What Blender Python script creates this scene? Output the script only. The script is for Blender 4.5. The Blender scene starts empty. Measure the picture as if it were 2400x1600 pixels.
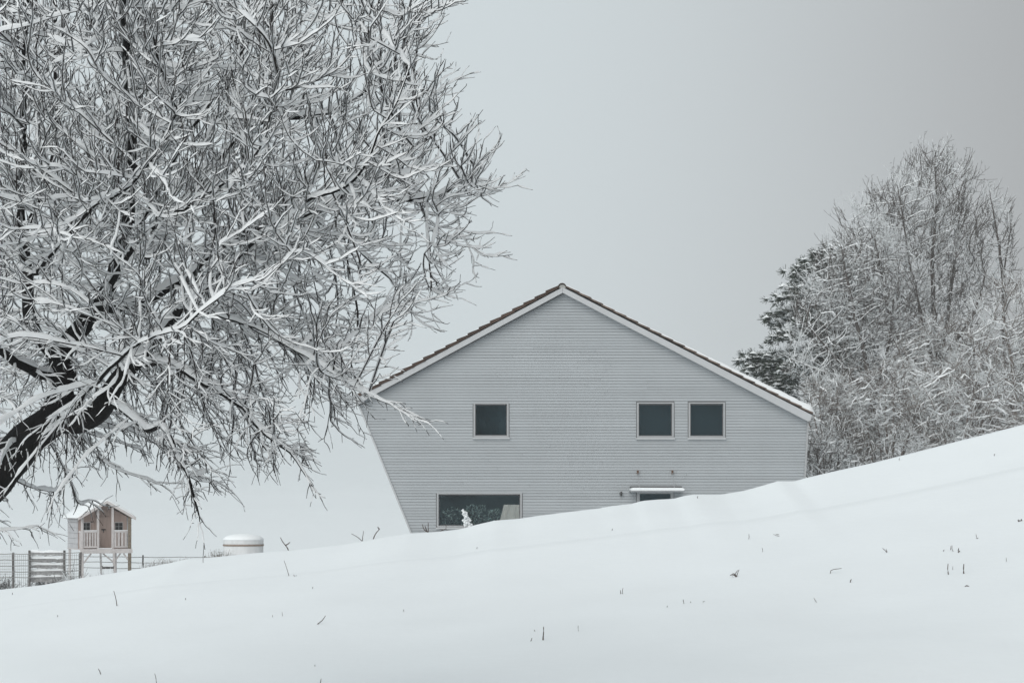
import bpy, bmesh, math, random
import numpy as np
from mathutils import Vector, Matrix

random.seed(7)
rng = np.random.default_rng(11)
SC = bpy.context.scene
COL = SC.collection
R = math.radians

# ------------------------------------------------------------------ camera
F = 4667.0          # focal length in photo pixels (70 mm on a 36 mm sensor, 2400 px wide)
HY = 1180.0         # photo row of the horizon
cam_d = bpy.data.cameras.new('camera')
cam_d.lens = 70.0; cam_d.sensor_width = 36.0
cam_d.shift_y = (HY - 800.0) / 2400.0
cam_d.clip_start = 0.1; cam_d.clip_end = 20000
cam = bpy.data.objects.new('camera', cam_d); COL.objects.link(cam)
cam.location = (0, 0, 0); cam.rotation_euler = (R(90), 0, 0)
SC.camera = cam

# ------------------------------------------------------------------ sky, sun, exposure
SUN_DIR = Vector((-0.34, -0.80, 0.50)).normalized()      # towards the sun, veiled by cloud
W = bpy.data.worlds.new('World'); SC.world = W; W.use_nodes = True
nt = W.node_tree; nt.nodes.clear()
def N(t, **k):
    n = nt.nodes.new(t)
    for a, b in k.items(): setattr(n, a, b)
    return n
out = N('ShaderNodeOutputWorld'); bg = N('ShaderNodeBackground'); bg.inputs['Strength'].default_value = 0.1
sky = N('ShaderNodeTexSky', sky_type='NISHITA', sun_disc=False)
sky.sun_elevation = math.asin(SUN_DIR.z); sky.sun_rotation = math.atan2(SUN_DIR.x, SUN_DIR.y)
hs = N('ShaderNodeHueSaturation'); hs.inputs['Saturation'].default_value = 0.12; hs.inputs['Value'].default_value = 0.75
nt.links.new(sky.outputs[0], hs.inputs['Color'])
tc = N('ShaderNodeTexCoord'); sp = N('ShaderNodeSeparateXYZ'); nt.links.new(tc.outputs['Generated'], sp.inputs[0])
def M_(op, a, b=None, clamp=False):
    m = N('ShaderNodeMath', operation=op, use_clamp=clamp)
    for i, v in enumerate((a, b)):
        if v is None: continue
        if isinstance(v, (int, float)): m.inputs[i].default_value = v
        else: nt.links.new(v, m.inputs[i])
    return m.outputs[0]
# cloud layer: a little brighter overhead and towards the veiled sun (left)
x, z = sp.outputs['X'], sp.outputs['Z']
soft = N('ShaderNodeMapRange', interpolation_type='SMOOTHSTEP'); soft.inputs['From Min'].default_value = -0.04; soft.inputs['From Max'].default_value = 0.42
nt.links.new(x, soft.inputs['Value']); soft = soft.outputs[0]
lum = M_('ADD', M_('ADD', 6.6, M_('MULTIPLY', M_('MAXIMUM', z, 0.0), 2.1)), M_('MULTIPLY', soft, -4.1))
cn = N('ShaderNodeTexNoise'); cn.inputs['Scale'].default_value = 2.2; cn.inputs['Detail'].default_value = 3
nt.links.new(tc.outputs['Generated'], cn.inputs['Vector'])
lum = M_('MULTIPLY', lum, M_('ADD', 0.96, M_('MULTIPLY', cn.outputs['Fac'], 0.08)))
tint = N('ShaderNodeMix', data_type='RGBA')
wr = soft
nt.links.new(wr, tint.inputs['Factor'])
tint.inputs[6].default_value = (0.925, 1.022, 1.06, 1); tint.inputs[7].default_value = (0.985, 1.0, 1.02, 1)
vm = N('ShaderNodeVectorMath', operation='SCALE')
nt.links.new(tint.outputs[2], vm.inputs[0]); nt.links.new(lum, vm.inputs['Scale'])
mixw = N('ShaderNodeMix', data_type='RGBA'); mixw.inputs['Factor'].default_value = 0.88
nt.links.new(hs.outputs[0], mixw.inputs[6]); nt.links.new(vm.outputs[0], mixw.inputs[7])
nt.links.new(mixw.outputs[2], bg.inputs['Color']); nt.links.new(bg.outputs[0], out.inputs['Surface'])

sun_d = bpy.data.lights.new('sun', 'SUN'); sun_d.energy = 1.5; sun_d.angle = R(60); sun_d.color = (1, 0.97, 0.93)
sun = bpy.data.objects.new('sun', sun_d); COL.objects.link(sun)
sun.rotation_euler = SUN_DIR.to_track_quat('Z', 'Y').to_euler(); sun.location = SUN_DIR * 60

SC.view_settings.view_transform = 'Standard'; SC.view_settings.look = 'None'
SC.view_settings.exposure = 0.0; SC.view_settings.gamma = 1.0
SC.render.engine = 'CYCLES'
cy = SC.cycles
cy.max_bounces = 12; cy.diffuse_bounces = 8; cy.glossy_bounces = 2; cy.transmission_bounces = 8
cy.transparent_max_bounces = 6; cy.volume_bounces = 1
cy.use_denoising = True

# ------------------------------------------------------------------ helpers
def mat(name, col, rough=0.8, var=0.0, scale=6.0, bump=0.0, bscale=40.0, spec=0.3, stretch=None, rand=0.0):
    m = bpy.data.materials.new(name); m.use_nodes = True
    t = m.node_tree; b = t.nodes['Principled BSDF']
    b.inputs['Base Color'].default_value = (*col, 1); b.inputs['Roughness'].default_value = rough
    b.inputs['Specular IOR Level'].default_value = spec
    tcn = t.nodes.new('ShaderNodeTexCoord'); vec = tcn.outputs['Object']
    if stretch:
        mp = t.nodes.new('ShaderNodeMapping'); mp.inputs['Scale'].default_value = stretch
        t.links.new(vec, mp.inputs['Vector']); vec = mp.outputs[0]
    if var or rand:
        fac = None
        if var:
            n = t.nodes.new('ShaderNodeTexNoise'); n.inputs['Scale'].default_value = scale; n.inputs['Detail'].default_value = 5
            t.links.new(vec, n.inputs['Vector'])
            mr = t.nodes.new('ShaderNodeMapRange'); mr.inputs['From Min'].default_value = 0.25; mr.inputs['From Max'].default_value = 0.75
            mr.inputs['To Min'].default_value = 1 - var; mr.inputs['To Max'].default_value = 1 + var
            t.links.new(n.outputs['Fac'], mr.inputs['Value']); fac = mr.outputs[0]
        if rand:
            oi = t.nodes.new('ShaderNodeObjectInfo'); mr2 = t.nodes.new('ShaderNodeMapRange')
            mr2.inputs['To Min'].default_value = 1 - rand; mr2.inputs['To Max'].default_value = 1 + rand
            t.links.new(oi.outputs['Random'], mr2.inputs['Value'])
            if fac is None: fac = mr2.outputs[0]
            else:
                mm = t.nodes.new('ShaderNodeMath'); mm.operation = 'MULTIPLY'
                t.links.new(fac, mm.inputs[0]); t.links.new(mr2.outputs[0], mm.inputs[1]); fac = mm.outputs[0]
        v = t.nodes.new('ShaderNodeVectorMath'); v.operation = 'SCALE'; v.inputs[0].default_value = col
        t.links.new(fac, v.inputs['Scale']); t.links.new(v.outputs[0], b.inputs['Base Color'])
    if bump:
        n2 = t.nodes.new('ShaderNodeTexNoise'); n2.inputs['Scale'].default_value = bscale; n2.inputs['Detail'].default_value = 6
        t.links.new(vec, n2.inputs['Vector'])
        bp = t.nodes.new('ShaderNodeBump'); bp.inputs['Strength'].default_value = bump; bp.inputs['Distance'].default_value = 0.02
        t.links.new(n2.outputs['Fac'], bp.inputs['Height']); t.links.new(bp.outputs[0], b.inputs['Normal'])
    return m

def snow_mat(name, col, thin):
    m = mat(name, col, 0.85, 0.03, 25, 0, 60, 0.05)
    t = m.node_tree; b = t.nodes['Principled BSDF']; o = t.nodes['Material Output']
    tr = t.nodes.new('ShaderNodeBsdfTranslucent'); tr.inputs[0].default_value = (*col, 1)
    mx = t.nodes.new('ShaderNodeMixShader'); mx.inputs[0].default_value = thin
    t.links.new(b.outputs[0], mx.inputs[1]); t.links.new(tr.outputs[0], mx.inputs[2]); t.links.new(mx.outputs[0], o.inputs[0])
    return m

def glass_mat(name, tintc, rough=0.02, refl=1.0):
    m = bpy.data.materials.new(name); m.use_nodes = True
    t = m.node_tree; t.nodes.clear()
    o = t.nodes.new('ShaderNodeOutputMaterial'); mx = t.nodes.new('ShaderNodeMixShader')
    tr = t.nodes.new('ShaderNodeBsdfTransparent'); tr.inputs[0].default_value = (*tintc, 1)
    gl = t.nodes.new('ShaderNodeBsdfGlossy'); gl.inputs['Roughness'].default_value = rough
    gl.inputs['Color'].default_value = (0.68, 0.94, 1.06, 1)
    fr = t.nodes.new('ShaderNodeFresnel'); fr.inputs['IOR'].default_value = 1.38
    nz = t.nodes.new('ShaderNodeTexNoise'); nz.inputs['Scale'].default_value = 1.3
    bp = t.nodes.new('ShaderNodeBump'); bp.inputs['Strength'].default_value = 0.04
    t.links.new(nz.outputs['Fac'], bp.inputs['Height']); t.links.new(bp.outputs[0], gl.inputs['Normal'])
    t.links.new(fr.outputs[0], mx.inputs[0]); t.links.new(tr.outputs[0], mx.inputs[1]); t.links.new(gl.outputs[0], mx.inputs[2])
    t.links.new(mx.outputs[0], o.inputs[0])
    return m

MAT = dict(
    snow=mat('snow', (0.84, 0.87, 0.885), 0.75, 0.02, 0.7, 0.35, 5.0, 0.2),
    snow_fine=mat('snow_lying', (0.87, 0.89, 0.90), 0.8, 0.03, 25, 0.25, 60, 0.15),
    snow_thin=snow_mat('snow_on_twigs', (0.90, 0.915, 0.925), 0.12),
    bark=mat('wet_bark', (0.011, 0.0105, 0.0105), 0.85, 0.35, 9, 0.6, 34, 0.1, (1, 1, .35)),
    twig=mat('twig_bark', (0.022, 0.017, 0.016), 0.7, 0.4, 5, 0, 40, 0.2),
    far_bark=mat('frosted_bark', (0.105, 0.092, 0.085), 0.85, 0.35, 1.5),
    brush_bark=mat('brush_bark', (0.19, 0.165, 0.15), 0.85, 0.35, 1.2),
    frost=mat('frost_snow', (0.80, 0.82, 0.83), 0.85, 0.06, 4, 0, 40, 0.1),
    needle=mat('conifer_needles', (0.040, 0.052, 0.036), 0.8, 0.4, 3),
    siding=mat('painted_siding', (0.372, 0.394, 0.410), 0.55, 0.045, 1.2, 0.05, 20, 0.3, (0.9, 1, 0.5), 0.05),
    trim=mat('pale_trim', (0.47, 0.48, 0.49), 0.5, 0.05, 2.0),
    wallback=mat('dark_backing', (0.24, 0.24, 0.245), 0.9),
    frame=mat('window_frame', (0.37, 0.377, 0.385), 0.45, 0.05, 6),
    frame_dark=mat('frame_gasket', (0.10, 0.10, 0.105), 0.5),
    room=mat('room_wall', (0.05, 0.056, 0.06), 0.9),
    pane=glass_mat('window_glass', (0.70, 0.80, 0.83)),
    pane_clear=glass_mat('clear_glass', (0.93, 0.96, 0.96)),
    tile=mat('brown_roof_tile', (0.058, 0.036, 0.027), 0.75, 0.4, 9, 0.3, 60, 0.25, None, 0.3),
    tile_b=mat('weathered_roof_tile', (0.11, 0.082, 0.068), 0.8, 0.5, 12, 0.3, 60, 0.25, None, 0.3),
    mortar=mat('ridge_mortar', (0.42, 0.42, 0.40), 0.9, 0.2, 20),
    steel=mat('galvanised_steel', (0.33, 0.34, 0.35), 0.4, 0.1, 10),
    rust=mat('rusty_bracket', (0.12, 0.07, 0.05), 0.7, 0.3, 30),
    curtain=mat('beige_cloth', (0.60, 0.51, 0.46), 0.9, 0.08, 8),
    play=mat('weathered_pink_wood', (0.47, 0.365, 0.325), 0.8, 0.14, 5, 0.15, 30, 0.2, (1, 1, 0.2), 0.05),
    playdoor=mat('pink_brown_door', (0.43, 0.335, 0.295), 0.8, 0.12, 5, 0.15, 30, 0.2, (4, 4, 0.4)),
    playpale=mat('pale_painted_wood', (0.56, 0.525, 0.515), 0.75, 0.12, 8, 0.1, 30, 0.2, None, 0.06),
    playgrey=mat('grey_painted_board', (0.46, 0.455, 0.465), 0.75, 0.1, 6, 0.1, 30, 0.2, None, 0.04),
    post=mat('old_post_wood', (0.14, 0.13, 0.125), 0.9, 0.4, 12, 0.4, 40),
    rope=mat('lichened_post', (0.20, 0.165, 0.13), 0.9, 0.55, 26, 0.5, 50),
    slat=mat('weathered_slat', (0.33, 0.325, 0.325), 0.9, 0.4, 14, 0.4, 40, 0.2, (1, 1, 1), 0.2),
    wire=mat('fence_wire', (0.30, 0.295, 0.29), 0.6),
    black=mat('black_iron', (0.03, 0.028, 0.027), 0.5),
    concrete=mat('pale_concrete', (0.66, 0.665, 0.67), 0.9, 0.10, 7, 0.2, 40, 0.2, (1, 1, 0.15)),
    seam=mat('brown_seam', (0.27, 0.215, 0.18), 0.8, 0.4, 30),
    stalk=mat('dry_stalk', (0.075, 0.052, 0.042), 0.8, 0.4, 30),
    straw=mat('dry_straw', (0.17, 0.14, 0.115), 0.85, 0.3, 20),
    leaf=mat('reflection_grey_green', (0.30, 0.36, 0.33), 0.6, 0.3, 20),  # for the added plants that imitate the wide window's reflection
    darkbrush=mat('dark_brush', (0.075, 0.07, 0.068), 0.85, 0.4, 8),
)

def link(name, me, parent=None):
    o = bpy.data.objects.new(name, me); COL.objects.link(o)
    if parent is not None: o.parent = parent
    return o
def tag(o, label=None, cat=None, group=None, kind=None):
    for k, v in (('label', label), ('category', cat), ('group', group), ('kind', kind)):
        if v: o[k] = v
    return o
def thing(name, label, cat, loc=(0, 0, 0), rz=0.0, group=None):
    o = bpy.data.objects.new(name, None); COL.objects.link(o)
    o.location = loc; o.rotation_euler = (0, 0, rz); o.empty_display_size = 0.3
    return tag(o, label, cat, group)
def arrays_mesh(name, V, Fq, mats, midx=None, smooth=False):
    """mesh from numpy verts and equal-sided faces"""
    me = bpy.data.meshes.new(name)
    V = np.asarray(V, np.float32); Fq = np.asarray(Fq, np.int32)
    k = Fq.shape[1]; n = Fq.shape[0]
    me.vertices.add(len(V)); me.vertices.foreach_set('co', V.ravel())
    me.loops.add(n * k); me.loops.foreach_set('vertex_index', Fq.ravel())
    me.polygons.add(n); me.polygons.foreach_set('loop_start', np.arange(0, n * k, k, dtype=np.int32))
    for m in mats: me.materials.append(m)
    if midx is not None: me.polygons.foreach_set('material_index', np.asarray(midx, np.int32))
    if smooth: me.polygons.foreach_set('use_smooth', np.ones(n, bool))
    me.update(calc_edges=True)
    return me
class MB:
    """collects solids and builds them as one mesh object"""
    def __init__(s): s.v = []; s.f = []
    def add(s, v, f):
        o = len(s.v); s.v += [tuple(p) for p in v]; s.f += [tuple(i + o for i in q) for q in f]; return s
    def box(s, a, b):
        (x0, y0, z0), (x1, y1, z1) = a, b
        return s.add([(x0, y0, z0), (x1, y0, z0), (x1, y1, z0), (x0, y1, z0), (x0, y0, z1), (x1, y0, z1), (x1, y1, z1), (x0, y1, z1)],
                     [(0, 3, 2, 1), (4, 5, 6, 7), (0, 1, 5, 4), (1, 2, 6, 5), (2, 3, 7, 6), (3, 0, 4, 7)])
    def prism_y(s, poly, y0, y1):
        """polygon in XZ pulled along Y"""
        n = len(poly)
        v = [(p[0], y0, p[1]) for p in poly] + [(p[0], y1, p[1]) for p in poly]
        f = [tuple(range(n)), tuple(range(2 * n - 1, n - 1, -1))] + [(i, i + n, (i + 1) % n + n, (i + 1) % n) for i in range(n)]
        return s.add(v, f)
    def bar(s, a, b, w, d=None, k=4):
        a, b = Vector(a), Vector(b); d = d or w
        t = (b - a).normalized(); u = t.cross(Vector((0, 1, 0)))
        if u.length < 0.1: u = t.cross(Vector((1, 0, 0)))
        u.normalize(); q = t.cross(u)
        v = []
        for p in (a, b):
            for i in range(k):
                an = 2 * math.pi * (i + .5) / k
                v.append(p + u * (math.cos(an) * w * .5 * (1.414 if k == 4 else 1)) + q * (math.sin(an) * d * .5 * (1.414 if k == 4 else 1)))
        f = [tuple(range(k - 1, -1, -1)), tuple(range(k, 2 * k))] + [(i, (i + 1) % k, (i + 1) % k + k, i + k) for i in range(k)]
        return s.add(v, f)
    def tube(s, pts, rad, k=5):
        V, Fq = tube(np.array([tuple(p) for p in pts], float), np.array(rad, float), k)
        return s.add(V.tolist(), Fq.tolist())
    def lathe(s, prof, k=28, c=(0, 0, 0)):
        v = []; f = []
        for r, zz in prof:
            for i in range(k):
                a = 2 * math.pi * i / k; v.append((c[0] + r * math.cos(a), c[1] + r * math.sin(a), c[2] + zz))
        for j in range(len(prof) - 1):
            for i in range(k):
                f.append((j * k + i, j * k + (i + 1) % k, (j + 1) * k + (i + 1) % k, (j + 1) * k + i))
        f.append(tuple(range(k - 1, -1, -1))); f.append(tuple((len(prof) - 1) * k + i for i in range(k)))
        return s.add(v, f)
    def mesh(s, name, m, bevel=0.0, smooth=False):
        me = bpy.data.meshes.new(name); me.from_pydata(s.v, [], s.f); me.materials.append(m)
        bm = bmesh.new(); bm.from_mesh(me)
        bmesh.ops.recalc_face_normals(bm, faces=bm.faces)
        if bevel:
            bmesh.ops.bevel(bm, geom=bm.edges, offset=bevel, segments=1, affect='EDGES', clamp_overlap=True)
        if smooth:
            for q in bm.faces: q.smooth = True
        bm.to_mesh(me); bm.free()
        return me
    def build(s, name, m, parent=None, bevel=0.0, smooth=False):
        return link(name, s.mesh(name, m, bevel, smooth), parent)

def frames(p):
    d = np.gradient(p, axis=0); d /= np.linalg.norm(d, axis=1, keepdims=True) + 1e-9
    h = np.hypot(d[:, 0], d[:, 1])
    s = np.stack([d[:, 1], -d[:, 0], np.zeros(len(d))], 1)
    bad = h < 0.08
    s[bad] = (1, 0, 0)
    s /= np.linalg.norm(s, axis=1, keepdims=True) + 1e-9
    u = np.cross(s, d)
    return d, s, u, h
_ring = {}
def ring(k):
    if k not in _ring:
        a = 2 * np.pi * (np.arange(k)) / k - np.pi / 2          # first vertex points down
        _ring[k] = (np.cos(a), np.sin(a))
    return _ring[k]
def tube(p, r, k=3):
    d, s, u, h = frames(p)
    c, sn = ring(k)
    V = p[:, None, :] + r[:, None, None] * (c[None, :, None] * s[:, None, :] + sn[None, :, None] * u[:, None, :])
    n = len(p)
    i = np.arange(n - 1)[:, None] * k; j = np.arange(k)[None, :]; jn = (j + 1) % k
    Fq = np.stack([i + j, i + jn, i + k + jn, i + k + j], -1).reshape(-1, 4)
    return V.reshape(-1, 3), Fq
class Tubes:
    def __init__(s): s.V = []; s.F = []; s.M = []; s.n = 0
    def add(s, V, Fq, M=None):
        s.V.append(V); s.F.append(Fq + s.n); s.n += len(V)
        s.M.append(np.zeros(len(Fq), np.int32) if M is None else M)
    def build(s, name, mats, parent=None, smooth=False):
        if not s.V: return None
        return link(name, arrays_mesh(name, np.concatenate(s.V), np.concatenate(s.F), mats, np.concatenate(s.M), smooth), parent)

def P(px, py, Y):
    return np.array([(px - 1200.0) / F * Y, Y, (HY - py) / F * Y])

# ------------------------------------------------------------------ ground
CREST = [(0, 1381), (100, 1370), (200, 1352), (300, 1337), (400, 1318), (440, 1309), (500, 1305), (560, 1299), (600, 1295), (700, 1287), (800, 1276),
         (900, 1258), (960, 1249), (1020, 1246), (1080, 1239), (1120, 1228), (1160, 1219), (1215, 1215), (1260, 1208), (1340, 1198),
         (1400, 1191), (1440, 1184), (1480, 1180), (1505, 1173), (1540, 1170), (1580, 1168), (1600, 1162), (1625, 1158), (1690, 1158), (1745, 1149), (1785, 1138),
         (1822, 1127), (1862, 1127), (1890, 1119), (1950, 1105), (2050, 1083), (2150, 1058), (2250, 1032), (2330, 1012), (2400, 994)]
YC = 36.0
_cx = np.array([(p[0] - 1200) / F * YC for p in CREST]); _cz = np.array([(HY - p[1]) / F * YC for p in CREST])
_cx = np.concatenate([[-400, -60, -25], _cx, [16, 24, 60, 400]]); _cz = np.concatenate([[-6, -5, -3.0], _cz, [2.6, 3.4, 5, 5]])
_sm = np.polynomial.polynomial.polyfit(_cx[3:-4], _cz[3:-4], 4)
def crest(x): return np.interp(x, _cx, _cz)
def crest_s(x):
    xc = np.clip(x, -9.3, 9.3)
    s = np.polynomial.polynomial.polyval(xc, _sm)
    return np.where(np.abs(x) <= 9.3, s, crest(x) + s - crest(xc))
def hills(x, y, seed):
    return (np.sin(x * .9 + seed) * np.cos(y * .7 + seed * 2) + .5 * np.sin(x * 2.1 + y * 1.3 + seed) + .35 * np.sin(x * 3.3 - y * 2.7 + seed * 3))
def sstep(a):
    a = np.clip(a, 0, 1); return a * a * (3 - 2 * a)
def ground(x, y):
    x = np.asarray(x, float); y = np.asarray(y, float)
    cs = crest_s(x); res = crest(x) - cs
    z0 = -3.0 + 0.04 * np.clip(x, -40, 40) + 1.4 * np.exp(-(y / 5.5) ** 2)
    t = np.clip(y / YC, 0, 1)
    fg = z0 + (cs - z0) * t ** 2 + res * np.exp(-((y - YC) / 3.6) ** 2) + (0.014 * hills(x, y, 1.0) + 0.045 * hills(x * .33, y * .4, 7.0)) * np.clip((y - 3) / 6, 0, 1) * sstep((YC - y) / 11)
    zh = np.clip(-2.15 + 0.055 * x, -3.0, 1.5)
    dy = y - YC
    back = cs + (zh - cs) * np.clip(dy / 11.0, 0, 1) ** 0.8 + res * np.exp(-(dy / 1.1) ** 2) + 0.03 * hills(x * .6, y * .6, 4.0) * np.clip(dy / 8, 0, 1)
    far = np.clip((y - 85) / 400.0, 0, 1)
    back = back * (1 - far) + (-11.0) * far
    return np.where(y <= YC, fg, back)
def ground1(x, y): return float(ground(np.array([x]), np.array([y]))[0])
ax = np.concatenate([-np.geomspace(4200, 16, 26), np.arange(-14.5, -10, .5), np.arange(-10, 10.001, .08), np.arange(10.5, 15, .5), np.geomspace(16, 4200, 26)])
ay = np.concatenate([-np.geomspace(300, 6, 8), np.arange(-4, 12, 1.0), np.arange(12, 33, .35), np.arange(33, 38, .1), np.arange(38, 70, .6), np.geomspace(71, 4200, 34)])
gx, gy = np.meshgrid(ax, ay); gz = ground(gx, gy)
nx, ny = len(ax), len(ay)
V = np.stack([gx, gy, gz], -1).reshape(-1, 3)
i = (np.arange(ny - 1)[:, None] * nx + np.arange(nx - 1)[None, :]).ravel()
Fq = np.stack([i, i + 1, i + nx + 1, i + nx], -1)
tag(link('snow_ground', arrays_mesh('snow_ground', V, Fq, [MAT['snow']], None, True)), kind='structure')
def hit(px, py):
    """where the line of sight through a photo pixel first meets the near slope"""
    yy = np.arange(4.0, 36.0, 0.02)
    g = ground((px - 1200) / F * yy, yy) - (HY - py) / F * yy
    k = np.argmax(g >= 0) if (g >= 0).any() else int(np.argmax(g))
    return float(yy[k])

# ------------------------------------------------------------------ air
hz = MB().box((-4300, -320, -13.0), (4300, 4300, 16.0)).build('haze', MAT['snow'])
hm = bpy.data.materials.new('haze'); hm.use_nodes = True
t = hm.node_tree; t.nodes.clear(); o = t.nodes.new('ShaderNodeOutputMaterial'); pv = t.nodes.new('ShaderNodeVolumePrincipled')
pv.inputs['Color'].default_value = (0.90, 0.925, 0.935, 1); pv.inputs['Density'].default_value = 0.0007; pv.inputs['Anisotropy'].default_value = 0.0
t.links.new(pv.outputs[0], o.inputs['Volume']); hz.data.materials.clear(); hz.data.materials.append(hm)
tag(hz, kind='stuff')

# ------------------------------------------------------------------ house
HYD = 53.0; S = HYD / F
def hx(px): return (px - 1200) * S
def hz_(py): return (HY - py) * S
house = thing('gabled_house', 'large pale grey clapboard house with a snowy brown tiled gable roof', 'house', (hx(1360), HYD, -2.3))
HO = Vector(house.location)
class HMB(MB):
    """house solids given in world space, stored relative to the house"""
    def build(s, name, m, parent=None, **k):
        s.v = [(a - HO.x, b - HO.y, c - HO.z) for a, b, c in s.v]
        return MB.build(s, name, m, parent or house, **k)
ZB = -2.5
pyb = HY - ZB / S
def wall_l(py): return 838 + (py - 945) * (968 - 838) / (1262 - 945)
def wall_r(py): return 1894 - (py - 985) * 8 / 145
AP = (1318.5, 684.0); LE = (869, 928); RE = (1894, 984)
def roof_l(py): return AP[0] + (py - AP[1]) * (LE[0] - AP[0]) / (LE[1] - AP[1])
def roof_r(py): return AP[0] + (py - AP[1]) * (RE[0] - AP[0]) / (RE[1] - AP[1])
def left(py): return max(roof_l(py), wall_l(py)) if py < 948 else wall_l(py)
def right(py): return min(roof_r(py), wall_r(py)) if py < 990 else wall_r(py)
OPEN = [  # openings in photo pixels
    ('window', 1112, 946, 1190, 1022), ('window', 1495, 945, 1577, 1023), ('window', 1616, 945, 1697, 1023),
    ('wide', 1026, 1157, 1221, 1233), ('door', 1495, 1153, 1576, 1336)]
outline = [AP, (left(928) + 2, 926), (wall_l(946) + 2, 946), (wall_l(pyb), pyb), (wall_r(pyb), pyb), (wall_r(990), 990), RE]
bm = bmesh.new(); edges = []
def loop(pts, y):
    vs = [bm.verts.new((hx(a), y, hz_(b))) for a, b in pts]
    return [bm.edges.new((vs[k], vs[(k + 1) % len(vs)])) for k in range(len(vs))]
edges += loop(outline, HYD + .03)
for n_, a, b, c, d in OPEN: edges += loop([(a, b), (c, b), (c, d), (a, d)], HYD + .03)
bmesh.ops.triangle_fill(bm, use_beauty=True, edges=edges)
for v in bm.verts: v.co -= HO
me = bpy.data.meshes.new('wall'); bm.to_mesh(me); bm.free(); me.materials.append(MAT['wallback'])
link('wall', me, house)
# side, back walls and floors
mb = HMB(); yb = HYD + 11.0
o3 = [(hx(a), hz_(b)) for a, b in outline]
for k in (1, 2, 4, 5):
    a, b = o3[k], o3[k + 1]
    mb.add([(a[0], HYD + .03, a[1]), (b[0], HYD + .03, b[1]), (b[0], yb, b[1]), (a[0], yb, a[1])], [(0, 1, 2, 3)])
mb.add([(p[0], yb, p[1]) for p in o3], [tuple(range(len(o3)))])
mb.build('outer_wall', MAT['siding'])
mb = HMB()
for py in (1085, 1335): mb.box((hx(1010), HYD + .06, hz_(py) - .1), (hx(1860), yb - .1, hz_(py)))
mb.box((hx(1290), HYD + .06, hz_(1334)), (hx(1296), yb - .1, hz_(1086)))
mb.build('floor', MAT['room'])
# clapboards, one object each
ROW = 6.75
npy = 690.0; rows = []
while npy < 1296: rows.append((npy, npy + ROW)); npy += ROW
for (a, b) in rows:
    spans = [[(left(a), left(b)), (right(a), right(b))]]
    for n_, x0, y0, x1, y1 in OPEN:
        ov = min(b, y1 + 3) - max(a, y0 - 3)
        if ov > ROW * 0.55:
            ns = []
            for L_, R_ in spans:
                if L_[0] < x0 and R_[0] > x1: ns += [[L_, (x0 - 4, x0 - 4)], [(x1 + 4, x1 + 4), R_]]
                else: ns.append([L_, R_])
            spans = ns
    cut = []
    for L_, R_ in spans:                      # a butt joint somewhere along the long boards
        if R_[1] - L_[1] > 420:
            j = random.uniform(L_[1] + 150, R_[1] - 150); cut += [[L_, (j - .15, j - .15)], [(j + .15, j + .15), R_]]
        else: cut.append([L_, R_])
    for L_, R_ in cut:
        z1, z0 = hz_(a), hz_(b)
        if R_[1] - L_[1] < 3: continue
        l1, l0, r1, r0 = hx(L_[0]), hx(L_[1]), hx(R_[0]), hx(R_[1])
        if r1 - l1 < .01: r1 = l1 + .01
        yt, ybt = HYD + .013, HYD - .003 + random.uniform(-.002, .002)
        g = 0.006
        HMB().add([(l1, yt, z1), (r1, yt, z1), (r0, ybt, z0 + g), (l0, ybt, z0 + g), (l0, yt + .006, z0 + g), (r0, yt + .006, z0 + g), (l1, yt + .006, z1), (r1, yt + .006, z1)],
                  [(0, 3, 2, 1), (3, 4, 5, 2), (0, 1, 7, 6), (0, 6, 4, 3), (1, 2, 5, 7)]).build('clapboard', MAT['siding'])
# leaning corner trim on the left, plain trim on the right
HMB().prism_y([(hx(wall_l(950) - 1), hz_(950)), (hx(wall_l(950) + 3), hz_(950)), (hx(wall_l(pyb) + 3), ZB), (hx(wall_l(pyb) - 1), ZB)], HYD - .03, HYD + .06).build('corner_trim', MAT['trim'])
HMB().prism_y([(hx(wall_r(992) - 2), hz_(988)), (hx(wall_r(992) + 2), hz_(988)), (hx(wall_r(pyb) + 2), ZB), (hx(wall_r(pyb) - 2), ZB)], HYD - .03, HYD + .06).build('corner_trim', MAT['frame'])
# roof
YF = HYD - 0.22
roofpoly = [(1318, 676), (833, 937), (836, 950), (869, 930), (1318.5, 686.5), (1891, 986), (1896, 985), (1899, 974)]
HMB().prism_y([(hx(a), hz_(b)) for a, b in roofpoly], YF + .03, yb + .25).build('roof', MAT['trim'])
for nm, poly in (('bargeboard', [(1318, 675.5), (832, 936), (836, 951), (868, 931.5), (1318, 688)]),
                 ('bargeboard', [(1318.6, 675.5), (1900, 973), (1897, 986), (1891, 988), (1318.6, 688)])):
    HMB().prism_y([(hx(a), hz_(b)) for a, b in poly], YF - .004, YF + .026).build(nm, MAT['trim'])
HMB().prism_y([(hx(871), hz_(928)), (hx(1318), hz_(687)), (hx(1318), hz_(690)), (hx(871), hz_(931))], HYD - .06, HYD - .02).build('painted_shadow_strip', MAT['frame_dark'])  # dark strip standing in for the shadow line under the left bargeboard
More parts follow.
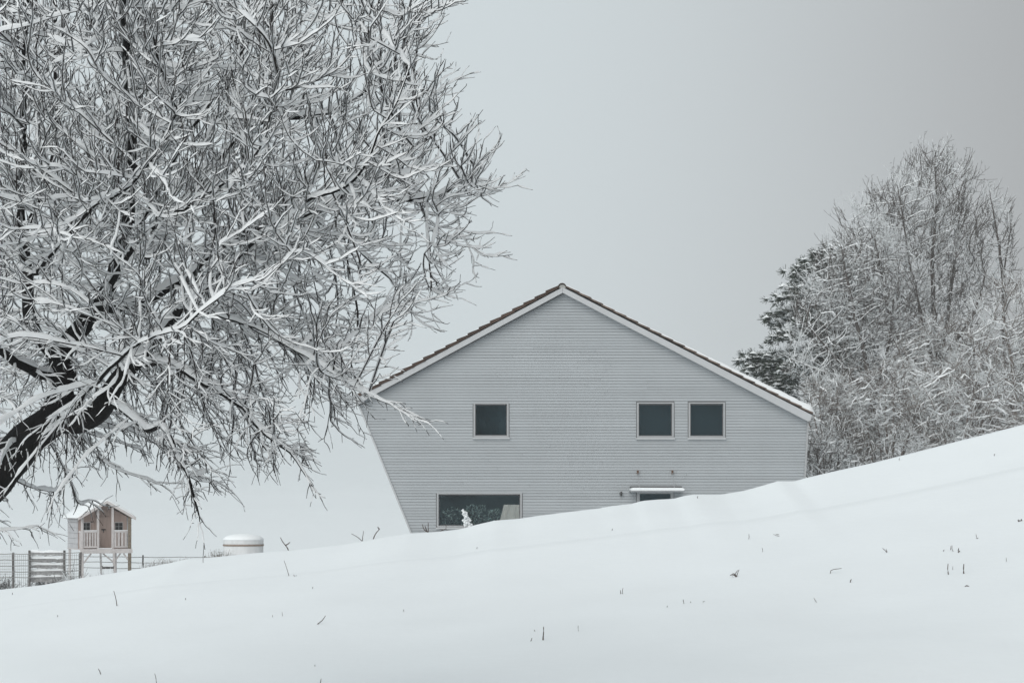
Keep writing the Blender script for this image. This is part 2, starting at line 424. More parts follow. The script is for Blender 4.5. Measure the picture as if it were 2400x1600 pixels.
def verge(ax_, ay_, bx, by, n, thick, m, lift):
    A = Vector((hx(ax_), 0, hz_(ay_))); B = Vector((hx(bx), 0, hz_(by)))
    L_ = (B - A).length / n; d = (B - A).normalized(); up = Vector((-d.z, 0, d.x))
    if up.z < 0: up = -up
    tb = MB()
    v = [(0, 0, 0), (L_ + .03, 0, lift), (L_ + .03, 0, lift + thick * .95), (0, 0, thick * .8)]
    tb.add([(a, 0, c) for a, _, c in v] + [(a, .34, c) for a, _, c in v], [(0, 1, 2, 3), (7, 6, 5, 4), (0, 4, 5, 1), (1, 5, 6, 2), (2, 6, 7, 3), (3, 7, 4, 0)])
    me = tb.mesh('verge_tile', m, 0.006)
    for k in range(n):
        o = link('verge_tile', me, house)
        q = A + d * (L_ * k) + up * random.uniform(-.004, .004)
        mtx = Matrix(((d.x, 0, up.x), (0, 1, 0), (d.z, 0, up.z))).to_4x4()
        mtx = mtx @ Matrix.Rotation(random.uniform(-.012, .012), 4, 'Y')
        mtx.translation = Vector((q.x, YF - .03, q.z)) - HO
        o.matrix_local = mtx
verge(1311, 677, 843, 932.5, 18, .092, MAT['tile'], .028)
verge(1326, 675.5, 1899, 970.5, 21, .046, MAT['tile_b'], .022)
# ridge tile and its mortar
rt = HMB(); k = 10; v = []; f = []
for yy in (YF - .04, YF + .42):
    for rr in (.118, .098):
        for j in range(k + 1):
            a = math.pi * j / k; v.append((hx(1317) + rr * 1.0 * math.cos(a), yy, hz_(676) + rr * 1.02 * math.sin(a)))
n_ = k + 1
for j in range(k):
    f += [(j, j + 1, j + 1 + n_, j + n_), (2 * n_ + j, 3 * n_ + j, 3 * n_ + j + 1, 2 * n_ + j + 1), (j, 2 * n_ + j, 2 * n_ + j + 1, j + 1), (n_ + j, n_ + j + 1, 3 * n_ + j + 1, 3 * n_ + j)]
rt.add(v, f).build('ridge_tile', MAT['tile'], smooth=False)
HMB().prism_y([(hx(1317) + .096 * math.cos(math.pi * j / 8), hz_(677) + .096 * math.sin(math.pi * j / 8)) for j in range(9)], YF + .01, YF + .3).build('ridge_mortar', MAT['mortar'])
# snow lying on the two slopes
def roof_snow(ax_, ay_, bx, by, h0, h1, pw, y0):
    n, ys = 48, [y0, y0 + .08, y0 + .25, y0 + 1, yb + .25]
    A = np.array([hx(ax_), hz_(ay_)]); B = np.array([hx(bx), hz_(by)]); d = (B - A) / np.linalg.norm(B - A); up = np.array([-d[1], d[0]])
    if up[1] < 0: up = -up
    v = []; f = []
    for j, yy in enumerate(ys):
        for q in range(n + 1):
            t_ = q / n; h = h0 + (h1 - h0) * t_ ** pw
            h *= (0.45, .9, 1, 1, 1)[j] * (1 + .12 * math.sin(q * 1.7) * math.sin(q * .63 + 1))
            if q == n: h *= .35
            b = A + (B - A) * t_ + d * (.05 if q == n else 0)
            p = b + up * h
            v += [(b[0], yy, b[1]), (p[0], yy, p[1])]
    w = 2 * (n + 1)
    for j in range(len(ys) - 1):
        for q in range(n):
            o = j * w + 2 * q; f.append((o + 1, o + 3, o + w + 3, o + w + 1))
    for q in range(n): f.append((2 * q, 2 * q + 2, 2 * q + 3, 2 * q + 1))
    for j in range(len(ys) - 1): o = j * w + 2 * n; f.append((o, o + w, o + w + 1, o + 1))
    HMB().add(v, f).build('roof_snow', MAT['snow_fine'], smooth=True)
roof_snow(1306, 674, 842, 927, .045, .07, 1, YF + .06)
roof_snow(1330, 673, 1902, 970, .035, .21, 1.9, YF + .02)

def window(x0, y0, x1, y1, wide=False):
    a, b, c, d = hx(x0), hz_(y1), hx(x1), hz_(y0)
    w = HMB(); e = .026
    # casing standing a little proud of the boards
    for p0, p1 in (((a - e, b - e), (a + .02, d + e)), ((c - .02, b - e), (c + e, d + e)), ((a + .02, d - .006), (c - .02, d + e)), ((a + .02, b - e), (c - .02, b + .02))):
        w.box((p0[0], HYD - .022, p0[1]), (p1[0], HYD + .10, p1[1]))
    wo = w.build('window', MAT['frame'], None)
    g = HMB(); q = .022
    for p0, p1 in (((a + .02, b + .02), (a + .02 + q, d - .006)), ((c - .02 - q, b + .02), (c - .02, d - .006)), ((a + .02 + q, d - .006 - 1.6 * q), (c - .02 - q, d - .006)), ((a + .02 + q, b + .02), (c - .02 - q, b + .02 + q))):
        g.box((p0[0], HYD + .05, p0[1]), (p1[0], HYD + .09, p1[1]))
    g.build('sash', MAT['frame_dark'], wo)
    HMB().box((a + .02, HYD + .068, b + .02), (c - .02, HYD + .074, d - .006)).build('pane', MAT['pane_clear' if wide else 'pane'], wo)
    HMB().box((a - .05, HYD - .06, b - e - .045), (c + .05, HYD + .04, b - e - .003)).build('sill', MAT['trim'], wo)
    if not wide:
        HMB().box((a - .04, HYD + .5, b - .5), (c + .04, HYD + .53, d + .3)).build('blind', MAT['room'], wo)
    return wo
for n_, *q in OPEN[:3]: window(*q)
wide = window(*OPEN[3][1:], wide=True)
# door
a, b, c, d = hx(1495), hz_(1336), hx(1576), hz_(1153)
dr = HMB()
for p0, p1 in (((a - .03, b), (a + .05, d + .03)), ((c - .05, b), (c + .03, d + .03)), ((a + .05, d - .04), (c - .05, d + .03))):
    dr.box((p0[0], HYD - .02, p0[1]), (p1[0], HYD + .1, p1[1]))
door = dr.build('door', MAT['frame'])
HMB().box((a + .05, HYD + .05, b), (c - .05, HYD + .09, b + .5)).build('kick_panel', MAT['frame_dark'], door)
HMB().box((a + .05, HYD + .065, b + .5), (c - .05, HYD + .072, d - .04)).build('pane', MAT['pane'], door)
HMB().bar((c - .12, HYD - .03, b + 1.0), (c - .12, HYD - .03, b + 1.15), .02).build('handle', MAT['steel'], door)
# canopy over the door
cn_ = HMB().box((hx(1474), HYD - .85, hz_(1152.5)), (hx(1598), HYD, hz_(1149))).build('canopy', MAT['steel'])
sn = HMB()
sn.prism_y([(hx(1475), hz_(1149.2)), (hx(1597), hz_(1149.2)), (hx(1598), hz_(1146)), (hx(1594), hz_(1143.2)), (hx(1480), hz_(1142.8)), (hx(1474), hz_(1145.5))], HYD - .87, HYD - .05)
sn.build('canopy_snow', MAT['snow_fine'], cn_)
HMB().box((hx(1476), HYD - .04, hz_(1142.5)), (hx(1598), HYD - .005, hz_(1139))).build('flashing', MAT['frame_dark'], cn_)
for px in (1494.5, 1575.5):
    HMB().bar((hx(px), HYD - .03, hz_(1107)), (hx(px), HYD - .8, hz_(1146)), .014, k=6).build('rod', MAT['frame'], cn_)
    HMB().box((hx(px) - .022, HYD - .06, hz_(1110.5)), (hx(px) + .024, HYD - .005, hz_(1101.5))).build('anchor', MAT['rust'], cn_)
wl = HMB().box((hx(1451.5), HYD - .09, hz_(1157)), (hx(1453.5), HYD - .01, hz_(1155))).box((hx(1454), HYD - .10, hz_(1162)), (hx(1457.5), HYD - .03, hz_(1151.5)))
tag(link('wall_lamp', wl.mesh('wall_lamp', MAT['black'])), 'tiny black wall lamp beside the door canopy on pale clapboards', 'lamp')
# cloth hanging behind the wide pane
cl = MB(); v = []; f = []
top = [(1183, 1182), (1222, 1182)]
for q in range(9):
    xx = 1181 + (1222 - 1181) * q / 8
    yy = HYD + .105 + .012 * math.sin(q * 2.2)
    topy = 1182; boty = 1233
    xb = xx - (1222 - xx) * .32
    v += [(hx(xx), yy, hz_(topy)), (hx(xb), yy, hz_(boty))]
for q in range(8): f.append((2 * q, 2 * q + 1, 2 * q + 3, 2 * q + 2))
cl.add(v, f)
me = cl.mesh('curtain', MAT['curtain']); co = link('curtain', me); co.modifiers.new('thick', 'SOLIDIFY').thickness = .01
tag(co, 'beige cloth hanging inside the wide ground floor window at its right end', 'curtain')

# ------------------------------------------------------------------ growing trees
def resample(pts, rad, step):
    pts = np.array(pts, float); rad = np.array(rad, float)
    # smooth with Catmull-Rom
    out = []; ro = []
    n = len(pts)
    for k in range(n - 1):
        p0, p1, p2, p3 = pts[max(k - 1, 0)], pts[k], pts[k + 1], pts[min(k + 2, n - 1)]
        m = max(1, int(np.linalg.norm(p2 - p1) / step))
        for q in range(m):
            t_ = q / m
            out.append(.5 * ((2 * p1) + (-p0 + p2) * t_ + (2 * p0 - 5 * p1 + 4 * p2 - p3) * t_ ** 2 + (-p0 + 3 * p1 - 3 * p2 + p3) * t_ ** 3))
            ro.append(rad[k] + (rad[k + 1] - rad[k]) * t_)
    out.append(pts[-1]); ro.append(rad[-1])
    return np.array(out), np.array(ro)
class Skel:
    def __init__(s): s.p = []; s.par = []; s.fix = []; s.limb = []
    def limb_add(s, pts, rad, step, rng_, wob=0.0):
        q, r = resample(pts, rad, step)
        if wob:
            w = rng_.normal(0, wob, q.shape); w = (w + np.roll(w, 1, 0) + np.roll(w, -1, 0)) / 3; w[0] = 0; q = q + w
        if s.p:
            d = np.linalg.norm(np.array(s.p) - q[0], axis=1); par = int(d.argmin())
        else: par = -1
        li = (max(s.limb) + 1) if s.limb else 0
        for k in range(len(q)):
            if k == 0 and par >= 0 and np.linalg.norm(s.p[par] - q[0]) < step * .4: continue
            s.p.append(q[k]); s.par.append(par); s.fix.append(r[k]); s.limb.append(li); par = len(s.p) - 1
    def colonize(s, att, step, infl, kill, iters, rng_, bias=(0, 0, 0), jit=.15):
        P_ = list(s.p); par = list(s.par); kids = np.zeros(len(P_) + 40000, np.int32)
        for q in par:
            if q >= 0: kids[q] += 1
        near = np.zeros(len(att), int); dist = np.full(len(att), 1e9)
        new = np.arange(len(P_)); bias = np.array(bias)
        for it in range(iters):
            if len(new) == 0 or len(att) == 0: break
            NP = np.array([P_[q] for q in new])
            for c0 in range(0, len(att), 2000):
                D = np.linalg.norm(att[c0:c0 + 2000, None] - NP[None], axis=2); mi = D.argmin(1); md = D[np.arange(len(mi)), mi]
                b = md < dist[c0:c0 + 2000]
                dist[c0:c0 + 2000][b] = md[b]; near[c0:c0 + 2000][b] = new[mi[b]]
            keep = dist > kill; att = att[keep]; near = near[keep]; dist = dist[keep]
            act = dist < infl
            if not act.any(): break
            ids, inv = np.unique(near[act], return_inverse=True)
            base = np.array([P_[q] for q in ids])
            dv = att[act] - np.array([P_[q] for q in near[act]]); dv /= np.linalg.norm(dv, axis=1, keepdims=True) + 1e-9
            acc = np.zeros((len(ids), 3)); np.add.at(acc, inv, dv)
            acc /= np.linalg.norm(acc, axis=1, keepdims=True) + 1e-9
            acc += bias + rng_.normal(0, jit, acc.shape)
            acc /= np.linalg.norm(acc, axis=1, keepdims=True) + 1e-9
            new = []
            for q, node in enumerate(ids):
                if kids[node] >= 4: continue
                P_.append(base[q] + acc[q] * step); par.append(int(node)); kids[node] += 1; new.append(len(P_) - 1)
            new = np.array(new, int)
            if len(P_) > 39000: break
        k0 = len(s.p)
        s.p = P_; s.par = par; s.fix += [0.0] * (len(P_) - k0); s.limb += [-1] * (len(P_) - k0)
    def radii(s, tip, ex):
        n = len(s.p); a = np.zeros(n); par = np.array(s.par); fix = np.array(s.fix)
        r = np.zeros(n); has = np.zeros(n, bool)
        for k in range(n - 1, -1, -1):
            r[k] = a[k] ** (1 / ex) if has[k] else tip
            if fix[k] > 0: r[k] = fix[k]
            if par[k] >= 0:
                has[par[k]] = True; a[par[k]] += r[k] ** ex if fix[k] == 0 else min(r[k], .02) ** ex
        return r
    def chains(s, r):
        n = len(s.p); ch = [[] for _ in range(n)]
        for k, q in enumerate(s.par):
            if q >= 0: ch[q].append(k)
        out = []; stack = [(0, -1)]
        for k, q in enumerate(s.par):
            if q < 0 and k: stack.append((k, -1))
        while stack:
            st, pr = stack.pop(); c = [pr, st] if pr >= 0 else [st]; k = st
            while ch[k]:
                same = [q for q in ch[k] if s.limb[q] == s.limb[k] and s.limb[k] >= 0]
                b = same[0] if same else max(ch[k], key=lambda q: r[q])
                for q in ch[k]:
                    if q != b: stack.append((q, k))
                c.append(b); k = b
            if len(c) > 1: out.append(c)
        return out
def pip(px, py, poly):
    ins = np.zeros(len(px), bool); n = len(poly)
    for k in range(n):
        x0, y0 = poly[k]; x1, y1 = poly[(k + 1) % n]
        c = ((y0 > py) != (y1 > py)) & (px < (x1 - x0) * (py - y0) / (y1 - y0 + 1e-9) + x0)
        ins ^= c
    return ins
def crown_points(poly, cen, Y, ry, n, rng_, dens=None):
    """points through the volume of a crown whose side outline is poly and whose half depth is ry metres"""
    pl = np.array(poly, float); c = np.array(cen, float)
    ang = np.arctan2(pl[:, 1] - c[1], pl[:, 0] - c[0]); rr = np.hypot(pl[:, 0] - c[0], pl[:, 1] - c[1])
    o_ = ang.argsort(); ang, rr = ang[o_], rr[o_]
    ang = np.concatenate([ang - 2 * np.pi, ang, ang + 2 * np.pi]); rr = np.tile(rr, 3)
    out = []
    tot = 0
    while tot < n:
        x_ = rng_.uniform(pl[:, 0].min(), pl[:, 0].max(), n); y_ = rng_.uniform(pl[:, 1].min(), pl[:, 1].max(), n); w = rng_.uniform(-1, 1, n)
        rho = np.hypot(x_ - c[0], y_ - c[1]) / np.interp(np.arctan2(y_ - c[1], x_ - c[0]), ang, rr)
        ok = rho ** 2 + w ** 2 < 1
        if dens is not None: ok &= rng_.uniform(0, 1, n) < dens(x_, y_, rho)
        yy = Y + w[ok] * ry
        q = np.stack([(x_[ok] - 1200) / F * Y, yy, (HY - y_[ok]) / F * Y], 1)
        out.append(q); tot += len(q)
    return np.concatenate(out)[:n]

# ---------------- the big snowy fruit tree on the left
TY = 17.0; mpp = TY / F
tr = np.random.default_rng(5)
tree = thing('fruit_tree', 'big gnarled bare fruit tree, every twig loaded with snow, filling the left side', 'tree', tuple(P(-250, 0, TY)[:2]) + (ground1(P(-250, 0, TY)[0], TY),))
TO = np.array(tree.location)
LIMBS = [  # photo column, photo row, depth, radius in photo pixels
    [(-255, 1580, 17.0, 92), (-220, 1420, 17.0, 80), (-110, 1230, 17.0, 64), (0, 1105, 17.0, 52), (72, 1022, 16.9, 47), (130, 965, 16.8, 40), (150, 900, 16.8, 34), (140, 830, 16.9, 27), (200, 760, 17.1, 25), (262, 660, 17.3, 20), (300, 520, 17.4, 15), (306, 300, 16.6, 11), (294, 60, 15.6, 9), (288, -200, 15.2, 5)],
    [(118, 985, 16.8, 30), (190, 985, 16.6, 31), (245, 950, 16.4, 27), (275, 893, 16.3, 23), (330, 830, 16.4, 20), (385, 760, 16.8, 16), (470, 680, 17.2, 12), (580, 610, 17.6, 9), (700, 570, 17.8, 6), (820, 560, 17.8, 3.5)],
    [(140, 840, 16.9, 20), (95, 800, 16.7, 18), (68, 740, 16.5, 16), (62, 600, 16.3, 14), (45, 480, 16.2, 9), (58, 340, 16.2, 7), (60, 120, 16.2, 5), (62, -120, 16.2, 3)],
    [(225, 725, 17.1, 16), (310, 715, 17.4, 15), (420, 660, 17.7, 13), (540, 560, 17.9, 11), (660, 510, 18.0, 10), (740, 498, 17.9, 9.5), (830, 440, 17.8, 8), (905, 405, 17.7, 6.5), (1000, 330, 17.6, 4)],
    [(350, 600, 17.5, 11), (470, 420, 18.2, 11), (600, 290, 18.4, 10), (700, 272, 18.5, 9), (800, 250, 18.5, 6), (930, 160, 18.5, 4)],
    [(385, 845, 16.2, 11), (455, 880, 16.0, 10), (520, 920, 15.9, 9), (570, 955, 15.8, 8), (610, 1010, 15.8, 6), (680, 1060, 15.8, 4.5), (735, 1140, 15.8, 2.5)],
    [(262, 945, 16.3, 11), (310, 975, 16.0, 10), (345, 1005, 15.9, 8), (385, 1000, 15.7, 6), (415, 1060, 15.6, 5), (440, 1120, 15.6, 3.5), (465, 1210, 15.6, 2)],
    [(420, 720, 16.8, 8), (540, 745, 16.4, 6.5), (660, 800, 16.1, 5), (780, 870, 15.9, 4), (860, 925, 15.8, 3), (930, 955, 15.8, 2)],
    [(330, 520, 17.4, 7), (430, 330, 17.4, 7), (520, 200, 17.4, 6), (600, 60, 17.3, 5), (670, -100, 17.3, 4)],
    [(560, 600, 16.9, 6), (700, 480, 15.7, 5), (820, 430, 15.3, 4), (900, 300, 15.2, 3), (960, 160, 15.2, 2)],
    [(120, 880, 16.8, 16), (60, 860, 16.4, 13), (-20, 800, 16.0, 11), (-150, 700, 15.6, 9), (-330, 560, 15.4, 6)],
    [(240, 700, 17.2, 9), (330, 560, 16.3, 6), (440, 480, 15.6, 4.5), (540, 420, 15.3, 3.6), (620, 330, 15.2, 3), (650, 180, 15.2, 2)],
    [(800, 455, 17.8, 6), (900, 470, 17.5, 6.5), (1000, 462, 17.4, 6.5), (1060, 440, 17.4, 5), (1115, 400, 17.4, 3.5)],
    [(-150, 1270, 17, 50), (-260, 1100, 17.4, 40), (-380, 900, 17.8, 28), (-470, 650, 18, 18), (-520, 350, 18, 9)],
    [(-280, 1060, 17.4, 22), (-150, 850, 18.6, 18), (-10, 650, 19.2, 13), (110, 420, 19.4, 10), (130, 150, 19.4, 6), (125, -100, 19.4, 4)],
    [(90, 640, 16.3, 6), (200, 500, 15.5, 4.5), (320, 420, 15.1, 3.5), (420, 260, 15.0, 2.4)],
    [(170, 960, 16.6, 6), (240, 880, 15.6, 4.2), (330, 800, 15.0, 3.4), (420, 770, 14.8, 3), (520, 690, 14.7, 2.4), (600, 650, 14.7, 1.8)],
]
sk = Skel()
for L_ in LIMBS:
    sk.limb_add([P(a, b, c) for a, b, c, d in L_], [d * mpp * .9 for a, b, c, d in L_], 0.07, tr, 0.012)
ENV = [(1190, 420), (1150, 540), (1110, 650), (1030, 760), (890, 800), (830, 860), (850, 935), (800, 1010), (735, 1120), (640, 1100), (470, 1205), (350, 1150), (230, 1195), (100, 1265), (-100, 1270),
       (-500, 1150), (-850, 800), (-900, 300), (-700, -300), (-300, -520), (200, -560), (600, -500), (930, -270), (1070, -20), (1080, 140), (1080, 250), (1120, 340)]
def dens(x_, y_, rho):
    d = np.where((x_ < -120) | (y_ < -130), .12, 1.0)
    d = np.where((y_ > 1000) & (x_ < 330) & (x_ > -120), 1.3, d) * (1 - .5 * rho ** 2)
    d = np.where((y_ > 700) & (x_ > 330), np.minimum(1.0, d * 1.5), d)
    return d * np.where((y_ < 130) & (x_ < 420), .6, 1.0)
def densf(x_, y_, rho): return dens(x_, y_, rho) * np.where((x_ < 340) & (y_ > 760), .4, 1.0)
att = crown_points(ENV, (150, 560), TY, 2.4, 3000, tr, dens)
att = np.concatenate([att, crown_points([(150 + (a - 150) * .9, 560 + (b - 560) * .9) for a, b in ENV], (150, 560), 15.3, .9, 800, tr, densf)])
ax_, ay_ = 1200 + att[:, 0] / att[:, 1] * F, HY - att[:, 2] / att[:, 1] * F
att = att[~((ax_ < 310) & (ay_ > 790) & (att[:, 1] < 16.7) & (tr.random(len(att)) < .6))]
sk.colonize(att, 0.07, 0.95, 0.20, 130, tr, (0, 0, 0.02), .07)
rad = sk.radii(0.0055, 2.4)
limb = np.array(sk.limb); rad = np.where(limb < 0, np.minimum(rad, .017), rad)
chains = sk.chains(rad)
pts = np.array(sk.p)
for it in range(4):            # ease the kinks out of the grown branches
    q_ = pts.copy()
    for c in chains:
        if limb[c[1]] < 0 and len(c) > 2: q_[c[1:-1]] = pts[c[1:-1]] * .4 + (pts[c[:-2]] + pts[c[2:]]) * .3
    pts = q_
sk.p = list(pts)
cen = P(150, 640, TY)
TW, TB, SP = [], [], []        # side shoots, their twiglets, buds
def unit(v): return v / (np.linalg.norm(v) + 1e-9)
def side_dir(d, az, ang, pull):
    """a direction leaving d at the angle ang, turned az round it, drawn towards pull"""
    a = unit(np.cross(d, (0.3, .9, .25))); b = np.cross(d, a)
    return unit(d * math.cos(ang) + (a * math.cos(az) + b * math.sin(az)) * math.sin(ang) + pull)
def shoot(p0, d0, L_, r0, bend, st=0.045):
    n = max(2, int(round(L_ / st))); p = [p0]; d = unit(d0); cv = tr.normal(0, .035, 3)
    for k in range(n):
        d = unit(d + bend * st + tr.normal(0, .13, 3) + cv); p.append(p[-1] + d * (L_ / n))
    return np.array(p), np.linspace(r0, max(.0022, r0 * .55), n + 1)
def place(p):
    """photo column and row of a point, and how far down the skirt of the crown it hangs"""
    x_ = 1200 + p[0] / p[1] * F; y_ = HY - p[2] / p[1] * F
    return x_, y_, float(np.clip((y_ - 600) / 420, -1, 1))
def bend_at(p, low):
    ow = unit(p - cen); ow[1] *= .5
    return ow * 1.2 + np.array([0, 0, 2.3 - 3.0 * max(low, 0) if low > 0 else 2.3])
kids = set(sk.par)
az = 0.0
for c in chains:
    if limb[c[1]] >= 0 and rad[c].min() > .035: continue
    acc = tr.uniform(0, .1)
    for j in range(1, len(c)):
        k = c[j]
        if rad[k] > .035: continue
        p = pts[k]; pd = unit(pts[k] - pts[c[j - 1]])
        x_, y_, low = place(p); seen = x_ > -70 and y_ > -110
        if not seen and tr.random() < .75: continue
        if x_ < 300 and y_ > 820 and p[1] < 16.4 and tr.random() < .6: continue
        ow = unit(p - cen)
        pull = ow * .34 + np.array([0, 0, .02 - .16 * max(low, 0)])
        acc += float(np.linalg.norm(pts[k] - pts[c[j - 1]]))
        while acc > 0:
            acc -= tr.uniform(.06, .125); az += 2.399
            L_ = tr.uniform(.12, .46) * (1.1 if low < 0 else .85) * (.6 if y_ > 1040 else 1)
            d = side_dir(pd, az, tr.uniform(.55, .95), pull)
            if d @ ow < -.25: continue
            TW.append(shoot(p, d, L_, .0050, bend_at(p, low)))
    k = c[-1]
    if k not in kids:
        p = pts[k]; pd = unit(pts[k] - pts[c[-2]]); x_, y_, low = place(p)
        TW.append(shoot(p, unit(pd + unit(p - cen) * .5), tr.uniform(.25, .6) * (.5 if y_ > 1040 else 1), .0052, bend_at(p, low)))
for k in tr.choice(len(pts), 170, replace=False):      # long water shoots standing upright
    x_, y_, low = place(pts[k])
    if rad[k] < .03 and y_ < 600: TW.append(shoot(pts[k], np.array([tr.normal(0.12, .16), tr.normal(0, .16), 1.0]), tr.uniform(.4, .9), .0062, np.array([0, 0, .6]), .07))
for p, r in TW:
    n = len(p)
    for j in range(1, n):
        x_, y_, low = place(p[j])
        if x_ < -60 or y_ < -80: continue
        d0 = unit(p[j] - p[j - 1])
        if tr.random() < .40:
            az += 2.399
            d = side_dir(d0, az, tr.uniform(.5, .9), np.array([0, 0, .10 - .13 * max(low, 0)]))
            TB.append(shoot(p[j], d, tr.uniform(.06, .25) * (1.15 - .6 * j / n), .0036, bend_at(p[j], low) * .8, .045))
        if tr.random() < .4:
            d = unit(tr.normal(0, 1, 3) + d0); SP.append((np.array([p[j], p[j] + d * tr.uniform(.010, .032)]), np.array([.0030, .0024])))
trunk_t, limb_t, twig_t, snow_t = Tubes(), Tubes(), Tubes(), Tubes()
limb_objs = {}
def snow_on(p, r, T, fade=.12, tubes=None, org=None, upto=1.04):
    """a ridge of snow along the upper side of a branch"""
    d, s, u, h = frames(p)
    n = len(p)
    nz = .25 + 1.5 * tr.random(n); nz = (nz * 3 + np.roll(nz, 1)) / 4
    amt = np.clip((h - .12) / .6, 0, 1) ** 1.2
    amt = amt * np.where(r > .075, np.clip((h - .84) / .1, 0, 1), 1)
    if amt.max() < .12: return
    big = np.clip((r - .012) / .04, 0, 1)
    w = (r * (1 - .22 * big) + T * .30 * np.minimum(1, amt + .25) * (.5 + .5 * nz)) * np.clip(amt * 2.5, .15, 1)
    ht = (r * .9 + T * amt * nz)
    x_ = np.linspace(0, 1, n); end = np.clip((upto - x_) / fade, .0 if upto < 1 else .1, 1); end[0] = .6
    w = w * np.sqrt(end); ht = ht * end
    sh = np.stack([s[:, 0], s[:, 1], np.zeros(n)], 1); upv = np.array([0, 0, 1.0]) * .75 + u * .25
    prof = ((-1, -.12), (-.92, .5), (-.42, .93), (.42, .95), (.92, .5), (1, -.12)) if r.max() > .008 else ((-1, -.1), (-.7, .75), (.7, .8), (1, -.1))
    lo = .62 * big * r
    V = np.stack([p + sh * (w * a)[:, None] + upv * (ht * b * (1 - .0) if b > 0 else ht * b + lo)[:, None] for a, b in prof], 1)
    k = len(prof); i = np.arange(n - 1)[:, None] * k; j = np.arange(k - 1)[None]
    Fq = np.stack([i + j, i + j + 1, i + k + j + 1, i + k + j], -1).reshape(-1, 4)
    (tubes or snow_t).add(V.reshape(-1, 3) - (TO if org is None else org), Fq)
for c in chains:
    p = pts[c]; r = rad[c].copy()
    if limb[c[1]] >= 0:
        li = limb[c[1]]
        if limb[c[0]] != li: r[0] = min(r[0], r[1] * 1.15)
        V, Fq = tube(p, r, 10 if r.max() > .05 else 7)
        tb = limb_objs.setdefault(li, Tubes()); tb.add(V - TO, Fq)
        snow_on(p, r, min(.036, .02 + .35 * r.mean()))
    else:
        r[0] = min(r[0], r[1] * 1.2)
        V, Fq = tube(p, r, 5 if r.max() > .012 else 4); twig_t.add(V - TO, Fq)
        snow_on(p, r, .022 + .40 * r.mean(), .12)
for p, r in TW:
    V, Fq = tube(p, r, 3); twig_t.add(V - TO, Fq)
    snow_on(p, r, .0170 * (1 - .5 * max(place(p[0])[2], 0)), .15, None, None, .88)
for p, r in TB:
    V, Fq = tube(p, r, 3); twig_t.add(V - TO, Fq)
    snow_on(p, r, .0112 * (1 - .6 * max(place(p[0])[2], 0)), .2, None, None, .82)
for p, r in SP:
    V, Fq = tube(p, r, 3); twig_t.add(V - TO, Fq)
for li, tb in sorted(limb_objs.items()):
    tb.build('trunk' if li == 0 else 'limb', [MAT['bark']], tree, True)
tag(twig_t.build('twigs', [MAT['twig']], tree, False), kind='stuff')
tag(snow_t.build('branch_snow', [MAT['snow_thin']], tree, True), kind='stuff')
print('fruit tree: nodes', len(pts), 'twigs', len(TW), len(TB), 'spurs', len(SP), 'tris', 2 * sum(len(f) for f in twig_t.F), 2 * sum(len(f) for f in snow_t.F))

